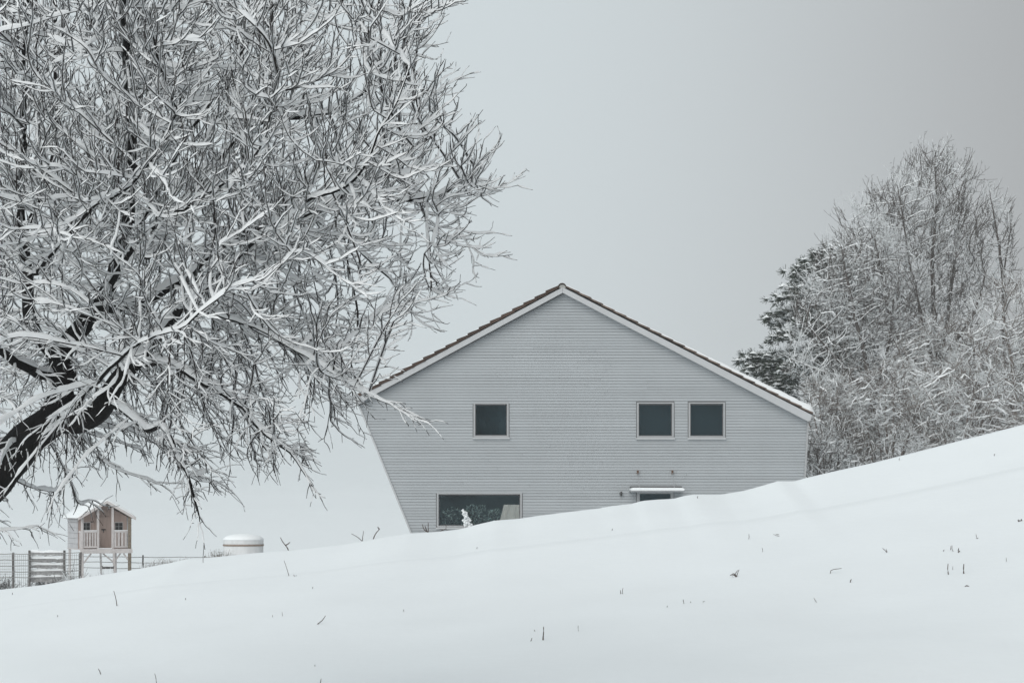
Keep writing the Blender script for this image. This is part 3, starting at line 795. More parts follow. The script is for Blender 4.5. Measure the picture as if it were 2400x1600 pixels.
# ---------------- frosted trees and brush on the right
def frosted(tt, p, r, k=3, thr=.30, rime=.15):
    V, Fq = tube(p, r, k)
    d, s, u, h = frames(p); hm_ = (h[:-1] + h[1:]) * .5
    M = np.zeros((len(p) - 1, k), np.int32)
    if k == 3: M[:, 1] = hm_ > thr - .12; M[:, 2] = (np.sin(p[:-1, 0] * 3.1 + p[:-1, 2] * 2.3) > rime)
    elif k == 4: M[:, 1] = hm_ > thr; M[:, 2] = hm_ > thr
    else: M[:, k // 2] = hm_ > thr + .1; M[:, k // 2 - 1] = hm_ > thr + .3
    return V, Fq, M.ravel()
def far_tree(name, label, cat, poly, cen, Y, ry, base, trunks, n_att, seed, bark, twig_r=.011, group=None, infl=1.6, kill=.30, step=.2, twn=2, twl=(.25, .8), lift=.3, fork_p=.4, droop=False, rime=.15, up=.05, snow_T=.02):
    g = np.random.default_rng(seed)
    bx = P(base, 0, Y)[0]; root = thing(name, label, cat, (bx, Y, ground1(bx, Y) - .05), 0, group)
    O = np.array(root.location); sk = Skel()
    for tk in trunks:
        pp = [O if q[1] is None else P(q[0], q[1], Y + q[3]) for q in tk]
        sk.limb_add(pp, [q[2] for q in tk], step * .8, g, .02)
    att = crown_points(poly, cen, Y, ry, n_att, g)
    sk.colonize(att, step, infl, kill, 90, g, (0, 0, up), .15)
    rd = sk.radii(twig_r, 2.5); ch = sk.chains(rd); pt = np.array(sk.p); lb = np.array(sk.limb); pr = np.array(sk.par)
    kids = set(sk.par); tk_, cr, snow_t = Tubes(), Tubes(), Tubes()
    for c in ch:
        p = pt[c]; r = rd[c].copy()
        if lb[c[1]] < 0: r[0] = min(r[0], r[1] * 1.2)
        V, Fq, M = frosted(None, p, r, 7 if r.max() > .06 else (4 if r.max() > .02 else 3), .35, rime)
        (tk_ if lb[c[1]] >= 0 else cr).add(V - O, Fq, M)
        if len(c) > 2: snow_on(p, r, snow_T, .3, snow_t, O)
    st = .11; c0 = P(cen[0], cen[1], Y)
    for k in range(len(pt)):
        if pr[k] < 0 or (lb[k] >= 0 and rd[k] > .07): continue
        tip = k not in kids
        m = twn if tip else (1 if g.random() < fork_p else 0)
        pd = pt[k] - pt[pr[k]]; pd /= np.linalg.norm(pd) + 1e-9
        ow = pt[k] - c0; ow /= np.linalg.norm(ow) + 1e-9
        for q in range(m):
            d = pd * .6 + ow * .35 + g.normal(0, .4, 3) + np.array([0, 0, lift]); d /= np.linalg.norm(d)
            n = max(2, int(g.uniform(*twl) / st)); p = [pt[k]]
            for a in range(n):
                d = d + g.normal(0, .12, 3) + np.array([0, 0, (-.09 if droop else .05)]); d /= np.linalg.norm(d); p.append(p[-1] + d * st)
            p = np.array(p); r = np.linspace(twig_r, twig_r * .6, len(p))
            V, Fq, M = frosted(None, p, r, 3, .3, rime); cr.add(V - O, Fq, M)
            for a in range(1, len(p)):
                if g.random() < .5:
                    e = d * .5 + g.normal(0, .6, 3) + np.array([0, 0, .2]); e /= np.linalg.norm(e)
                    V, Fq, M = frosted(None, np.array([p[a], p[a] + e * g.uniform(.06, .2)]), np.array([twig_r * .75, twig_r * .5]), 3, .3, rime); cr.add(V - O, Fq, M)
    if snow_t.n: tag(snow_t.build('branch_snow', [MAT['snow_thin']], root, True), kind='stuff')
    tk_.build('trunk', [bark, MAT['frost']], root, True)
    tag(cr.build('crown', [bark, MAT['frost']], root, False), kind='stuff')
    print(name, 'nodes', len(pt), 'tris', 2 * sum(len(f) for f in cr.F))
    return root
FB, BB = MAT['far_bark'], MAT['brush_bark']
far_tree('bare_tree', 'tallest frosted bare tree on the right, several dark trunks rising above the thicket', 'tree',
         [(1935, 640), (1985, 500), (2060, 440), (2120, 410), (2190, 352), (2260, 385), (2290, 470), (2310, 560), (2300, 700), (2270, 800), (2180, 830), (2060, 830), (1960, 780), (1920, 700)],
         (2160, 640), 66, 2.3, 2195,
         [[(2195, None, 0.144, 0), (2200, 900, 0.108, 0), (2190, 760, 0.086, 0), (2185, 620, 0.065, 0), (2195, 480, 0.036, 0), (2192, 360, 0.014, 0)],
          [(2200, 860, 0.079, 0), (2225, 720, 0.065, .4), (2240, 580, 0.043, .6), (2262, 430, 0.014, .6)],
          [(2195, 880, 0.072, 0), (2160, 740, 0.058, -.6), (2130, 600, 0.036, -.8), (2105, 440, 0.014, -.9)],
          [(2195, 900, 0.072, 0), (2100, 780, 0.058, .5), (2070, 660, 0.036, .8), (2040, 500, 0.014, .8)],
          [(2210, 840, 0.065, 0), (2280, 740, 0.043, -.5), (2310, 640, 0.022, -.5)]], 3400, 21, FB, .0085, None, 1.5, .25, .2, 4, (.3, .9), .8, .7, False, .05, .3, .015)
far_tree('bare_tree', 'slender bare tree with one leaning trunk standing at the right edge behind the thicket', 'tree',
         [(2285, 520), (2310, 450), (2345, 430), (2370, 500), (2378, 600), (2370, 680), (2330, 720), (2290, 640)], (2340, 580), 69, .9, 2352,
         [[(2352, None, 0.086, 0), (2352, 800, 0.072, 0), (2350, 650, 0.058, 0), (2335, 540, 0.036, 0), (2318, 445, 0.011, 0)], [(2351, 640, 0.036, 0), (2365, 560, 0.022, .2), (2372, 490, 0.009, .2)]],
         520, 22, FB, .0085, None, 1.2, .24, .2, 4, (.2, .6), .8, .7, False, .05, .3, .015)
far_tree('bare_tree', 'broad snow frosted bare tree in front of the dark conifer beside the house', 'tree',
         [(1885, 650), (1915, 600), (1960, 545), (2030, 560), (2090, 640), (2130, 780), (2110, 900), (2010, 960), (1920, 950), (1865, 890), (1850, 810), (1860, 720)],
         (1965, 780), 63, 2.2, 2045,
         [[(2045, None, 0.122, 0), (2045, 960, 0.101, 0), (2030, 850, 0.079, 0), (2000, 730, 0.050, 0), (1970, 570, 0.014, 0)],
          [(2045, 950, 0.072, 0), (2080, 820, 0.050, .5), (2095, 690, 0.022, .6)],
          [(2040, 930, 0.072, 0), (1960, 840, 0.050, -.5), (1890, 760, 0.022, -.8)],
          [(2040, 900, 0.058, 0), (1930, 870, 0.036, .6), (1850, 840, 0.014, .8)]], 2600, 23, FB, .0085, None, 1.6, .27, .2, 3, (.25, .8), .35, .65, False, .0, .12)
far_tree('bare_tree', 'pale snow clad bare tree at the right edge, lower than the slender one', 'tree',
         [(2240, 760), (2290, 690), (2340, 660), (2420, 640), (2500, 700), (2520, 900), (2400, 960), (2270, 930), (2230, 850)], (2370, 800), 61, 1.8, 2380,
         [[(2380, None, 0.101, 0), (2378, 950, 0.079, 0), (2370, 850, 0.058, 0), (2350, 740, 0.022, 0)], [(2378, 930, 0.058, 0), (2440, 830, 0.036, .4), (2470, 720, 0.014, .5)], [(2375, 900, 0.043, 0), (2300, 840, 0.029, -.4), (2270, 780, 0.014, -.5)]],
         1600, 24, BB, .010, None, 1.5, .26, .2, 3, (.25, .7), .4, .7, False, -.4, .12)
SH = [
    ('arching snow weighed bush on the hill crest at the far right', (2250, 1050), [(2130, 960), (2180, 880), (2260, 850), (2350, 870), (2430, 930), (2440, 1010), (2300, 1060), (2160, 1070)], (2280, 970), 58, 1500, 31, BB),
    ('dense brown bush behind the snowy crest, midway between house and right edge', (2080, 1080), [(1960, 1000), (2000, 900), (2080, 850), (2170, 870), (2210, 960), (2190, 1060), (2080, 1100), (1970, 1100)], (2090, 990), 59, 1600, 32, BB),
    ('tangled bush with snow streaked stems right beside the house corner', (1940, 1110), [(1885, 1060), (1880, 960), (1900, 890), (1960, 870), (2020, 920), (2040, 1020), (2020, 1110), (1930, 1140)], (1950, 1010), 60, 1500, 33, BB),
    ('dark low bush at the foot of the house corner, half hidden by the snow crest', (1915, 1130), [(1880, 1110), (1890, 1040), (1930, 1010), (1990, 1030), (2020, 1090), (1990, 1130), (1910, 1150)], (1950, 1085), 57, 600, 34, FB),
    ('tall pale bush filling the gap below the tallest bare tree', (2190, 1000), [(2080, 900), (2110, 800), (2190, 750), (2270, 790), (2310, 880), (2280, 980), (2180, 1020), (2090, 990)], (2190, 890), 62, 1500, 35, BB),
    ('grey brown bush in deep shade behind the house corner bush', (2000, 1090), [(1880, 1080), (1890, 930), (1950, 850), (2050, 850), (2110, 950), (2100, 1070), (2000, 1110)], (1995, 980), 65, 1500, 36, FB),
    ('brown thicket bush in the far right background behind the arching one', (2330, 1040), [(2200, 1040), (2200, 920), (2260, 830), (2360, 800), (2450, 860), (2470, 980), (2400, 1050)], (2320, 930), 65, 1500, 37, FB),
]
for lab, b, poly, cen_, Y_, n_, sd, bk in SH:
    tr_ = []
    g = np.random.default_rng(sd)
    for q in range(9):
        tx = g.uniform(min(p[0] for p in poly), max(p[0] for p in poly)); ty = min(p[1] for p in poly) + g.uniform(30, 110)
        b0 = b[0] + (tx - b[0]) * .25; dp = g.uniform(-.8, .8)
        tr_.append([(b0, None if q == 0 else b[1] + 30, .035, dp * .3), (b0 + (tx - b0) * .45, (b[1] + ty) / 2, .028, dp * .7), (tx, ty, .014, dp)])
    far_tree('thicket_bush', lab, 'bush', poly, cen_, Y_, 1.5, b[0], tr_, n_, sd, bk, .0095, 'bushes of the thicket beside the house', 1.3, .24, .17, 3, (.3, .9), .15, .8, True, (-.1 if bk is FB else -.55), .05, .03)
# conifers: boughs with needle sprays and snow
def conifer(label, base, top, boughs, Y, seed, spray):
    g = np.random.default_rng(seed); bx = P(base, 0, Y)[0]
    root = thing('conifer', label, 'tree', (bx, Y, ground1(bx, Y) - .05), 0, 'dark conifers behind the house'); O = np.array(root.location)
    tt, nd, sn_ = Tubes(), [], []
    tp = P(top[0], top[1], Y)
    pth, rr = resample([O, O * .5 + tp * .5 + np.array([.1, 0, 0]), tp], [.2, .13, .03], .25)
    V, Fq = tube(pth, rr, 7); tt.add(V - O, Fq)
    for ex, ey, dz in boughs:
        e = P(ex, ey, Y + dz); zt = e[2] + abs(e[0] - bx) * .15
        q = pth[np.abs(pth[:, 2] - min(zt, tp[2] - .2)).argmin()]
        mid = (q + e) * .5 + np.array([0, 0, .12]); b, r = resample([q, mid, e], [.05, .03, .012], .2)
        V, Fq = tube(b, r, 4); tt.add(V - O, Fq)
        m = len(b)
        for k in range(int(m * .25), m):
            for rep in range(spray):
                c = b[k] + g.normal(0, .16, 3) * np.array([1, 1.2, .6]); dirn = (e - q); dirn /= np.linalg.norm(dirn)
                for a in range(15):
                    d = dirn * .5 + g.normal(0, .6, 3); d[2] += .12; d /= np.linalg.norm(d); L_ = g.uniform(.12, .28)
                    w = np.cross(d, g.normal(0, 1, 3)); w /= np.linalg.norm(w) + 1e-9
                    nd.append(np.array([c - w * .012, c + w * .012, c + d * L_ + w * .007, c + d * L_ - w * .007]))
                if g.random() < .95:
                    up = c + np.array([0, 0, .06]); wx, wy = g.uniform(.09, .2), g.uniform(.09, .2); a0 = g.uniform(0, 6)
                    ringv = [up + np.array([wx * math.cos(a0 + j * 1.047), wy * math.sin(a0 + j * 1.047), -.04 + g.normal(0, .015)]) for j in range(6)]
                    tpv = up + np.array([0, 0, g.uniform(.02, .06)])
                    for j in range(0, 6, 2): sn_.append(np.array([tpv, ringv[j], ringv[(j + 1) % 6], ringv[(j + 2) % 6]]))
    tt.build('trunk', [FB], root, True)
    def quads(name, Q, m):
        V = np.concatenate(Q) - O; return tag(link(name, arrays_mesh(name, V, np.arange(len(V)).reshape(-1, 4), [m]), root), kind='stuff')
    quads('needles', nd, MAT['needle']); quads('needle_snow', sn_, MAT['snow_fine'])
g = np.random.default_rng(3)
bo = [(1925, 590, 0), (1895, 615, .3), (1868, 645, -.4), (1842, 680, .2), (1850, 640, .6), (1822, 705, -.3), (1797, 742, .1), (1815, 760, .6), (1806, 800, -.2), (1830, 790, -.8), (1812, 840, .3), (1830, 870, -.5), (1950, 600, -.9), (1900, 680, -1.2), (1880, 760, -1.4), (1870, 850, -1.3)]
bo += [(g.uniform(1860, 2080), g.uniform(620, 960), g.uniform(-1.5, 1.5)) for _ in range(34)]
conifer('tall dark green conifer dusted with snow, its ragged edge towards the house roof', 1985, (1965, 585), bo, 68, 41, 5)
bo = [(1742, 852, 0), (1757, 838, .3), (1775, 836, -.3), (1748, 872, -.2), (1770, 885, .3), (1790, 905, -.4), (1800, 845, .4), (1815, 860, -.5), (1800, 930, .2), (1830, 930, .4), (1850, 900, -.3)]
bo += [(g.uniform(1770, 1880), g.uniform(850, 1010), g.uniform(-1, 1)) for _ in range(16)]
conifer('low dark conifer whose snowy boughs peep over the right roof slope', 1830, (1822, 845), bo, 70, 42, 5)

# ------------------------------------------------------------------ playhouse on stilts
PY_ = 60.0; ps = PY_ / F; th = R(24)
c0 = P(190.5, 1286, PY_)
gz_ = ground1(c0[0] + .7, PY_ + .5)
ph = thing('playhouse', 'small pinkish wooden playhouse on stilts with a porch and a snow covered gable roof', 'playhouse', (c0[0], c0[1], c0[2]), th)
ZG = gz_ - c0[2] - .1
WD, DP, RC = 1.50, 1.95, .45
def pb(name, m, parent, *boxes, bevel=0.0):
    b = MB()
    for a, c in boxes: b.box(a, c)
    return b.build(name, m, parent or ph, bevel=bevel)
pb('deck', MAT['playpale'], None, ((-.03, -.03, -.03), (WD + .03, DP, 0)))
pb('deck_beam', MAT['playpale'], None, ((-.04, -.07, -.135), (WD + .04, -.035, 0)))
pb('deck_snow', MAT['snow_fine'], None, ((.5, -.02, .002), (.93, .3, .025)))
apz, evz = 1.42, .985
def roofz(x): return evz + (apz - evz) * (1 - abs(x - WD / 2) / (WD / 2))
for x_, top in ((.0, None), (.475, None), (.92, None)):
    tz = roofz(x_ + .035) - .03
    pb('post', MAT['playpale'], None, ((x_, 0, 0), (x_ + .07, .07, tz)), bevel=.006)
po = pb('post', MAT['rope'], None, ((WD - .08, -.06, ZG), (WD + .01, .03, roofz(WD - .04) - .04)), bevel=.01); po['label'] = 'bark covered corner post running down to the ground'
for x_, y_ in ((.0, .0), (.0, DP - .1), (WD - .08, DP - .1), (.98, .05)):
    pb('leg', MAT['playpale'], None, ((x_, y_, ZG), (x_ + .075, y_ + .075, -.032)), bevel=.006)
# front wall of the cabin behind the porch
mb = MB(); n = 9
pl = [(.0, 0), (WD, 0), (WD, evz - .02), (WD / 2, apz - .06), (.0, evz - .02)]
mb.prism_y(pl, RC, RC + .04).build('front_wall', MAT['play'], ph)
for k in range(8):
    x_ = .03 + k * .18
    if .46 < x_ < .98: continue
    pb('wall_board', MAT['play'], None, ((x_, RC - .012, .002), (x_ + .172, RC - .001, roofz(x_ + (.172 if x_ < .7 else 0)) - .10)))
dr = pb('door', MAT['playdoor'], None, ((.50, RC - .035, .02), (.995, RC - .004, .98)), bevel=.004)
for zz in (.3, .93): pb('door_batten', MAT['playdoor'], dr, ((.505, RC - .047, zz), (.99, RC - .036, zz + .02)))
pb('handle', MAT['black'], dr, ((.69, RC - .075, .565), (.82, RC - .048, .595)), ((.745, RC - .07, .49), (.765, RC - .048, .565)))
pb('gable_panel', MAT['playdoor'], None, ((.5, RC - .02, 1.0), (.995, RC - .004, 1.19)))
for x_ in (.12, 1.12):
    w = pb('window', MAT['playpale'], None, ((x_ - .02, RC - .03, .53), (x_ + .25, RC - .013, .555)), ((x_ - .02, RC - .03, .785), (x_ + .25, RC - .013, .81)), ((x_ - .02, RC - .03, .555), (x_, RC - .013, .785)), ((x_ + .23, RC - .03, .555), (x_ + .25, RC - .013, .785)))
    pb('pane', MAT['black'], w, ((x_, RC - .022, .555), (x_ + .23, RC - .014, .785)))
    pb('muntin', MAT['frame'], w, ((x_ + .108, RC - .028, .555), (x_ + .120, RC - .0235, .785)), ((x_, RC - .028, .664), (x_ + .108, RC - .0235, .674)), ((x_ + .12, RC - .028, .664), (x_ + .23, RC - .0235, .674)))
pb('plaque', MAT['black'], None, ((.375, RC - .025, .80), (.44, RC - .013, .83)))
# side wall of horizontal boards, back wall
for k in range(6):
    z0 = -.01 + k * .162
    pb('side_board', MAT['playgrey'], None, ((-.018, RC, z0), (.012, DP, z0 + .155)))
    pb('side_board', MAT['playgrey'], None, ((WD - .012, RC, z0), (WD + .018, DP, z0 + .155)))
MB().prism_y(pl, DP - .05, DP - .01).build('back_wall', MAT['playgrey'], ph)
# balustrade
for x0, x1 in ((.072, .475), (.992, WD - .08)):
    pb('rail', MAT['playpale'], None, ((x0, .01, .49), (x1, .06, .545)), bevel=.004)
    pb('rail_snow', MAT['snow_fine'], None, ((x0 + .004, .012, .546), (x1 - .004, .058, .566)))
    pb('rail', MAT['playpale'], None, ((x0, .01, .03), (x1, .06, .085)), bevel=.004)
    m = 5 if x0 < .5 else 4; wv = (x1 - x0) / m
    for k in range(m):
        pb('baluster', MAT['playpale'], None, ((x0 + wv * k + .008, .02, .086), (x0 + wv * (k + 1) - wv * .30, .045, .489)))
pb('rail', MAT['playpale'], None, ((.01, .075, .49), (.06, RC, .545)))
for k in range(4): pb('baluster', MAT['playpale'], None, ((.02, .09 + k * .09, .0), (.045, .145 + k * .09, .489)))
# roof
def slope(sgn, off, th_, y0, y1, ext):
    cx = WD / 2; ex = WD / 2 + ext; k = (apz - evz) / (WD / 2)
    pts_ = [(cx, apz + off), (cx + sgn * ex, apz + off - k * ex), (cx + sgn * ex, apz + off - k * ex + th_), (cx, apz + off + th_)]
    return pts_
for sg in (-1, 1):
    MB().prism_y(slope(sg, 0, .028, 0, 0, .12), -.12, DP + .12).build('roof_panel', MAT['seam'], ph)
    MB().prism_y(slope(sg, -.045, .085, 0, 0, .125), -.15, -.125).build('bargeboard', MAT['playpale'], ph)
v = []; f = []
prof = []
k_ = (apz - evz) / (WD / 2)
for q in range(17):
    u_ = -1 + 2 * q / 16; xx = WD / 2 + u_ * (WD / 2 + .15); zb = apz + .03 - k_ * abs(u_) * (WD / 2 + .15)
    hh = .085 * (1 - abs(u_) ** 8 * .8) - .045 * math.exp(-(u_ / .12) ** 2) * 1
    prof.append((xx, zb, zb + hh))
ys = [-.135, -.11, 0, .6, 1.3, DP + .1, DP + .13]
for j, yy in enumerate(ys):
    for xx, zb, zt in prof: v += [(xx, yy, zb), (xx, yy, zb + (zt - zb) * (.3 if j in (0, len(ys) - 1) else 1))]
w = 2 * len(prof)
for j in range(len(ys) - 1):
    for q in range(len(prof) - 1): o = j * w + 2 * q; f.append((o + 1, o + 3, o + w + 3, o + w + 1))
    for q in (0, len(prof) - 1): o = j * w + 2 * q; f.append((o, o + w, o + w + 1, o + 1))
for j in (0, len(ys) - 1):
    for q in range(len(prof) - 1): o = j * w + 2 * q; f.append((o, o + 2, o + 3, o + 1))
MB().add(v, f).build('roof_snow', MAT['snow_fine'], ph, smooth=True)
# braces and ladder
for a, b in (((.30, .03, -.14), (.08, .03, -.42)), ((.66, .03, -.14), (.98, .06, -.40)), ((1.2, .05, -.14), (1.04, .06, -.36)), ((1.28, .0, -.14), (1.42, .0, -.34))):
    MB().bar(a, b, .045, .03).build('brace', MAT['playpale'], ph)
ld = [((.56, -.10, -.12), (.54, -.42, ZG)), ((.96, -.10, -.12), (.97, -.42, ZG))]
MB().bar(*ld[0], .055, .045).build('ladder_stile', MAT['slat'], ph); MB().bar(*ld[1], .045, .045).build('ladder_stile', MAT['playpale'], ph)
for fr in (.30, .88):
    a = Vector(ld[0][0]).lerp(Vector(ld[0][1]), fr); b = Vector(ld[1][0]).lerp(Vector(ld[1][1]), fr)
    rg = MB().bar(a, b, .09, .03).build('rung', MAT['post'], ph)
    MB().box((a.x + .05, a.y - .05, a.z + .022), (b.x - .05, a.y + .05, a.z + .06)).build('rung_snow', MAT['snow_fine'], rg)

# ------------------------------------------------------------------ fences
def gz_at(px, Y): xx = (px - 1200) / F * Y; return ground1(xx, Y)
def wob(a, b, n, sag, amp, seed):
    g = np.random.default_rng(seed); out = []
    for k in range(n + 1):
        t_ = k / n; out.append(a + (b - a) * t_ + np.array([0, 0, -sag * 4 * t_ * (1 - t_)]) + g.normal(0, amp, 3) * (0 < k < n))
    return out
FY = 56.0
fc = thing('wire_fence', 'wire fence on thin dark posts at the left edge, in front of the playhouse', 'fence', tuple(P(60, 1370, FY)))
FO = np.array(fc.location)
for px, top, tilt in ((-60, 1297, 2), (30, 1294, 1), (69, 1289, 0), (151, 1289, 0), (187, 1293, 2)):
    a = P(px + tilt, top, FY) - FO; b = np.array([P(px, 0, FY)[0], FY, gz_at(px, FY) - .2]) - FO
    MB().tube(wob(b, a, 5, 0, .006, int(px) + 70), [.034] * 6, 6).build('post', MAT['post'], fc)
for k, (ya, yb_) in enumerate(((1297, 1294), (1311, 1310), (1325, 1322), (1339, 1336), (1352, 1350))):
    MB().tube([p - FO for p in wob(P(-90, ya, FY - .04), P(189, yb_, FY - .04), 14, .02, .007, 90 + k)], [.011] * 15, 4).build('wire', MAT['wire'], fc)
mb = MB()
for px in np.arange(-60, 186, 4.6):
    if 72 < px < 150: continue
    mb.tube([P(px, 1297, FY - .06) - FO, P(px + .6, 1325, FY - .055) - FO, np.array([P(px, 0, FY)[0], FY - .06, gz_at(px, FY) - .05]) - FO], [.0045] * 3, 3)
for py in (1303, 1318, 1332, 1345): mb.tube([p - FO for p in wob(P(-90, py, FY - .05), P(188, py - 2, FY - .05), 14, .015, .006, py)], [.005] * 15, 3)
tag(mb.build('mesh', MAT['wire'], fc), kind='stuff')
# slatted hurdle between two of the posts
hu = thing('slatted_hurdle', 'weathered slatted fence panel with a strip of snow on every slat', 'fence panel', tuple(P(110, 1360, FY + .12)))
HO2 = np.array(hu.location)
for k, (y0, y1) in enumerate(((1294, 1301), (1308.5, 1317), (1323, 1331), (1337.5, 1346), (1352, 1363))):
    a = P(71, y0, FY + .12) - HO2; b = P(150, y1, FY + .12) - HO2
    g = np.random.default_rng(k)
    bm_ = MB(); m = 10
    v = []; f = []
    for q in range(m + 1):
        xx = a[0] + (b[0] - a[0]) * q / m
        zt = a[2] + g.normal(0, .006); zb = b[2] + g.normal(0, .008); yy = g.normal(0, .006)
        v += [(xx, yy, zb), (xx, yy, zt), (xx, yy + .03, zt), (xx, yy + .03, zb)]
    for q in range(m):
        for j in range(4): f.append((4 * q + j, 4 * q + (j + 1) % 4, 4 * q + 4 + (j + 1) % 4, 4 * q + 4 + j))
    f += [(0, 1, 2, 3), (4 * m + 3, 4 * m + 2, 4 * m + 1, 4 * m)]
    sl = bm_.add(v, f).build('slat', MAT['slat'], hu)
    sv = []; sf = []
    for q in range(m + 1):
        xx = a[0] + (b[0] - a[0]) * q / m; hgt = .065 + .02 * math.sin(q * 1.3 + k)
        for yy, zz in ((-.035, 0), (-.03, hgt * .7), (.015, hgt), (.055, hgt * .7), (.06, 0)): sv.append((xx, yy, a[2] + zz))
    for q in range(m):
        for j in range(4): sf.append((5 * q + j, 5 * q + j + 1, 5 * q + 6 + j, 5 * q + 5 + j))
    sf += [tuple(range(5)), tuple(5 * m + 4 - j for j in range(5))]
    MB().add(sv, sf).build('slat_snow', MAT['snow_fine'], sl, smooth=True)
MB().bar(P(107, 1292, FY + .16) - HO2, np.array([P(107, 0, FY)[0], FY + .16, gz_at(107, FY) - .2]) - HO2, .06).build('batten', MAT['slat'], hu)
# further wires running behind the playhouse legs
f2 = thing('wire_fence', 'three thin wires of the fence running behind the playhouse legs to the tank', 'fence', tuple(P(330, 1340, 63)))
FO = np.array(f2.location)
for px, top in ((187, 1296), (335, 1300), (480, 1302)):
    MB().tube([np.array([P(px, 0, 63)[0], 63, gz_at(px, 63) - .2]) - FO, P(px, top, 63) - FO], [.03, .026], 6).build('post', MAT['post'], f2)
for k, (ya, yb_) in enumerate(((1303, 1305), (1316, 1318), (1329, 1331))):
    MB().tube([p - FO for p in wob(P(187, ya, 62.96), P(500, yb_, 62.96), 16, .015, .006, 120 + k)], [.011] * 17, 4).build('wire', MAT['wire'], f2)

# ------------------------------------------------------------------ tank
tk = P(570.5, 1300, 52); tr_px = 52 / F
zt = lambda py: (HY - py) / F * 52
tank = thing('water_tank', 'round pale concrete tank with a lid and a dome of snow on top', 'tank', (tk[0], tk[1], gz_at(570, 52)))
z0 = tank.location.z; rad_ = 47.5 * tr_px
MB().lathe([(rad_ * .975, -.2), (rad_ * .975, zt(1279) - z0)], 40).build('body', MAT['concrete'], tank)
MB().lathe([(rad_ * .99, zt(1278.8) - z0), (rad_ * 1.01, zt(1277.6) - z0), (rad_ * 1.01, zt(1275.6) - z0), (rad_ * .99, zt(1274.4) - z0)], 40).build('seam_ring', MAT['seam'], tank)
MB().lathe([(rad_ * .985, zt(1274.3) - z0), (rad_ * .99, zt(1265) - z0), (rad_ * .96, zt(1263) - z0)], 40).build('lid', MAT['concrete'], tank)
MB().lathe([(rad_ * 1.0, zt(1264.5) - z0), (rad_ * .99, zt(1262) - z0), (rad_ * .90, zt(1257.5) - z0), (rad_ * .7, zt(1253.5) - z0), (rad_ * .4, zt(1250.7) - z0), (rad_ * .12, zt(1249.8) - z0)], 40).build('snow_cap', MAT['snow_fine'], tank, smooth=True)

# ------------------------------------------------------------------ brush, tufts and stalks
def brush(name, label, cat, x0, x1, top, Y, n, seed, m, r, lean=0.0, group=None, frost=True):
    g = np.random.default_rng(seed); cx = (x0 + x1) / 2; o = P(cx, 0, Y); root_z = gz_at(cx, Y)
    tt = Tubes(); O = np.array([o[0], Y, root_z])
    for k in range(n):
        px = g.uniform(x0, x1); yy = Y + g.uniform(-.35, .35); b = np.array([P(px, 0, Y)[0], yy, gz_at(px, yy) - .05])
        u_ = (px - cx) / (x1 - x0) * 2
        ztop = (HY - top) / F * Y; h = max(.12, (ztop - b[2])) * (1 - .45 * u_ * u_) * g.uniform(.6, 1.0)
        d = np.array([g.normal(lean, .28), g.normal(0, .25), 1.0]); d /= np.linalg.norm(d); p = [b]
        for a in range(5):
            d = d + g.normal(0, .13, 3); d /= np.linalg.norm(d); p.append(p[-1] + d * h / 5)
        p = np.array(p); rr = np.linspace(r, r * .45, 6)
        V, Fq, M = frosted(None, p, rr, 3, .25); tt.add(V - O, Fq, M if frost else None)
        for q in (2, 3, 4):
            if g.random() < .75:
                e = g.normal(0, .6, 3) + np.array([0, 0, .5]); e /= np.linalg.norm(e); L_ = h * g.uniform(.1, .3)
                V, Fq, M = frosted(None, np.array([p[q], p[q] + e * L_ * .6, p[q] + e * L_ + np.array([0, 0, -.01])]), np.array([r * .7, r * .6, r * .4]), 3, .25); tt.add(V - O, Fq, M if frost else None)
    me = arrays_mesh(name, np.concatenate(tt.V), np.concatenate(tt.F), [m, MAT['frost']], np.concatenate(tt.M))
    ob = link(name, me); ob.location = O
    return tag(ob, label, cat, group)
DB, ST = MAT['darkbrush'], MAT['straw']
brush('dark_brush', 'dark dry brush behind the wire fence at the left edge', 'bush', -60, 30, 1322, 57, 260, 51, DB, .012)
brush('dark_brush', 'low dark brush under the slatted fence panel', 'bush', 70, 150, 1318, 57.2, 260, 52, DB, .010)
brush('snowy_bush', 'snow dusted small bush between the slatted panel and the playhouse leg', 'bush', 152, 190, 1312, 55.5, 110, 53, DB, .010)
brush('snowy_bush', 'white frosted low plants under the playhouse', 'plant', 215, 300, 1325, 59, 120, 54, MAT['frost'], .011)
brush('grass_clump', 'wide dry grass clump on the crest right of the playhouse', 'grass clump', 332, 415, 1299, 36.9, 210, 55, ST, .0042)
brush('grass_clump', 'thin dry grass clump on the crest, halfway from playhouse to tank', 'grass clump', 395, 470, 1299, 36.9, 90, 56, ST, .004)
brush('grass_clump', 'dry grass clump against the left foot of the round tank', 'grass clump', 488, 552, 1280, 36.9, 170, 57, ST, .004)
wb = brush('snowy_bush', 'white snow laden ornamental bush in front of the wide window', 'bush', 1082, 1116, 1200, 51.2, 60, 58, DB, .006, -.1)
g = np.random.default_rng(77); mb = MB()
for k in range(85):                     # lumps of snow caught in the bush
    t_ = g.random() ** .7; px = 1087 + 16 * (1 - t_) + g.normal(0, 1.5 + 5.5 * (1 - t_)); py = 1240 - 45 * t_ + g.normal(0, 2)
    c = P(px, py, 51.15 + g.normal(0, .12)); q = g.uniform(.02, .055)
    v = [c + np.array(d) * q * g.uniform(.7, 1.2) for d in ((1, 0, 0), (-1, 0, 0), (0, 1, 0), (0, -1, 0), (0, 0, 1), (0, 0, -.8))]
    mb.add(v, [(0, 2, 4), (2, 1, 4), (1, 3, 4), (3, 0, 4), (2, 0, 5), (1, 2, 5), (3, 1, 5), (0, 3, 5)])
so = mb.build('caught_snow', MAT['snow_fine'], wb, smooth=True); so.location = -wb.location
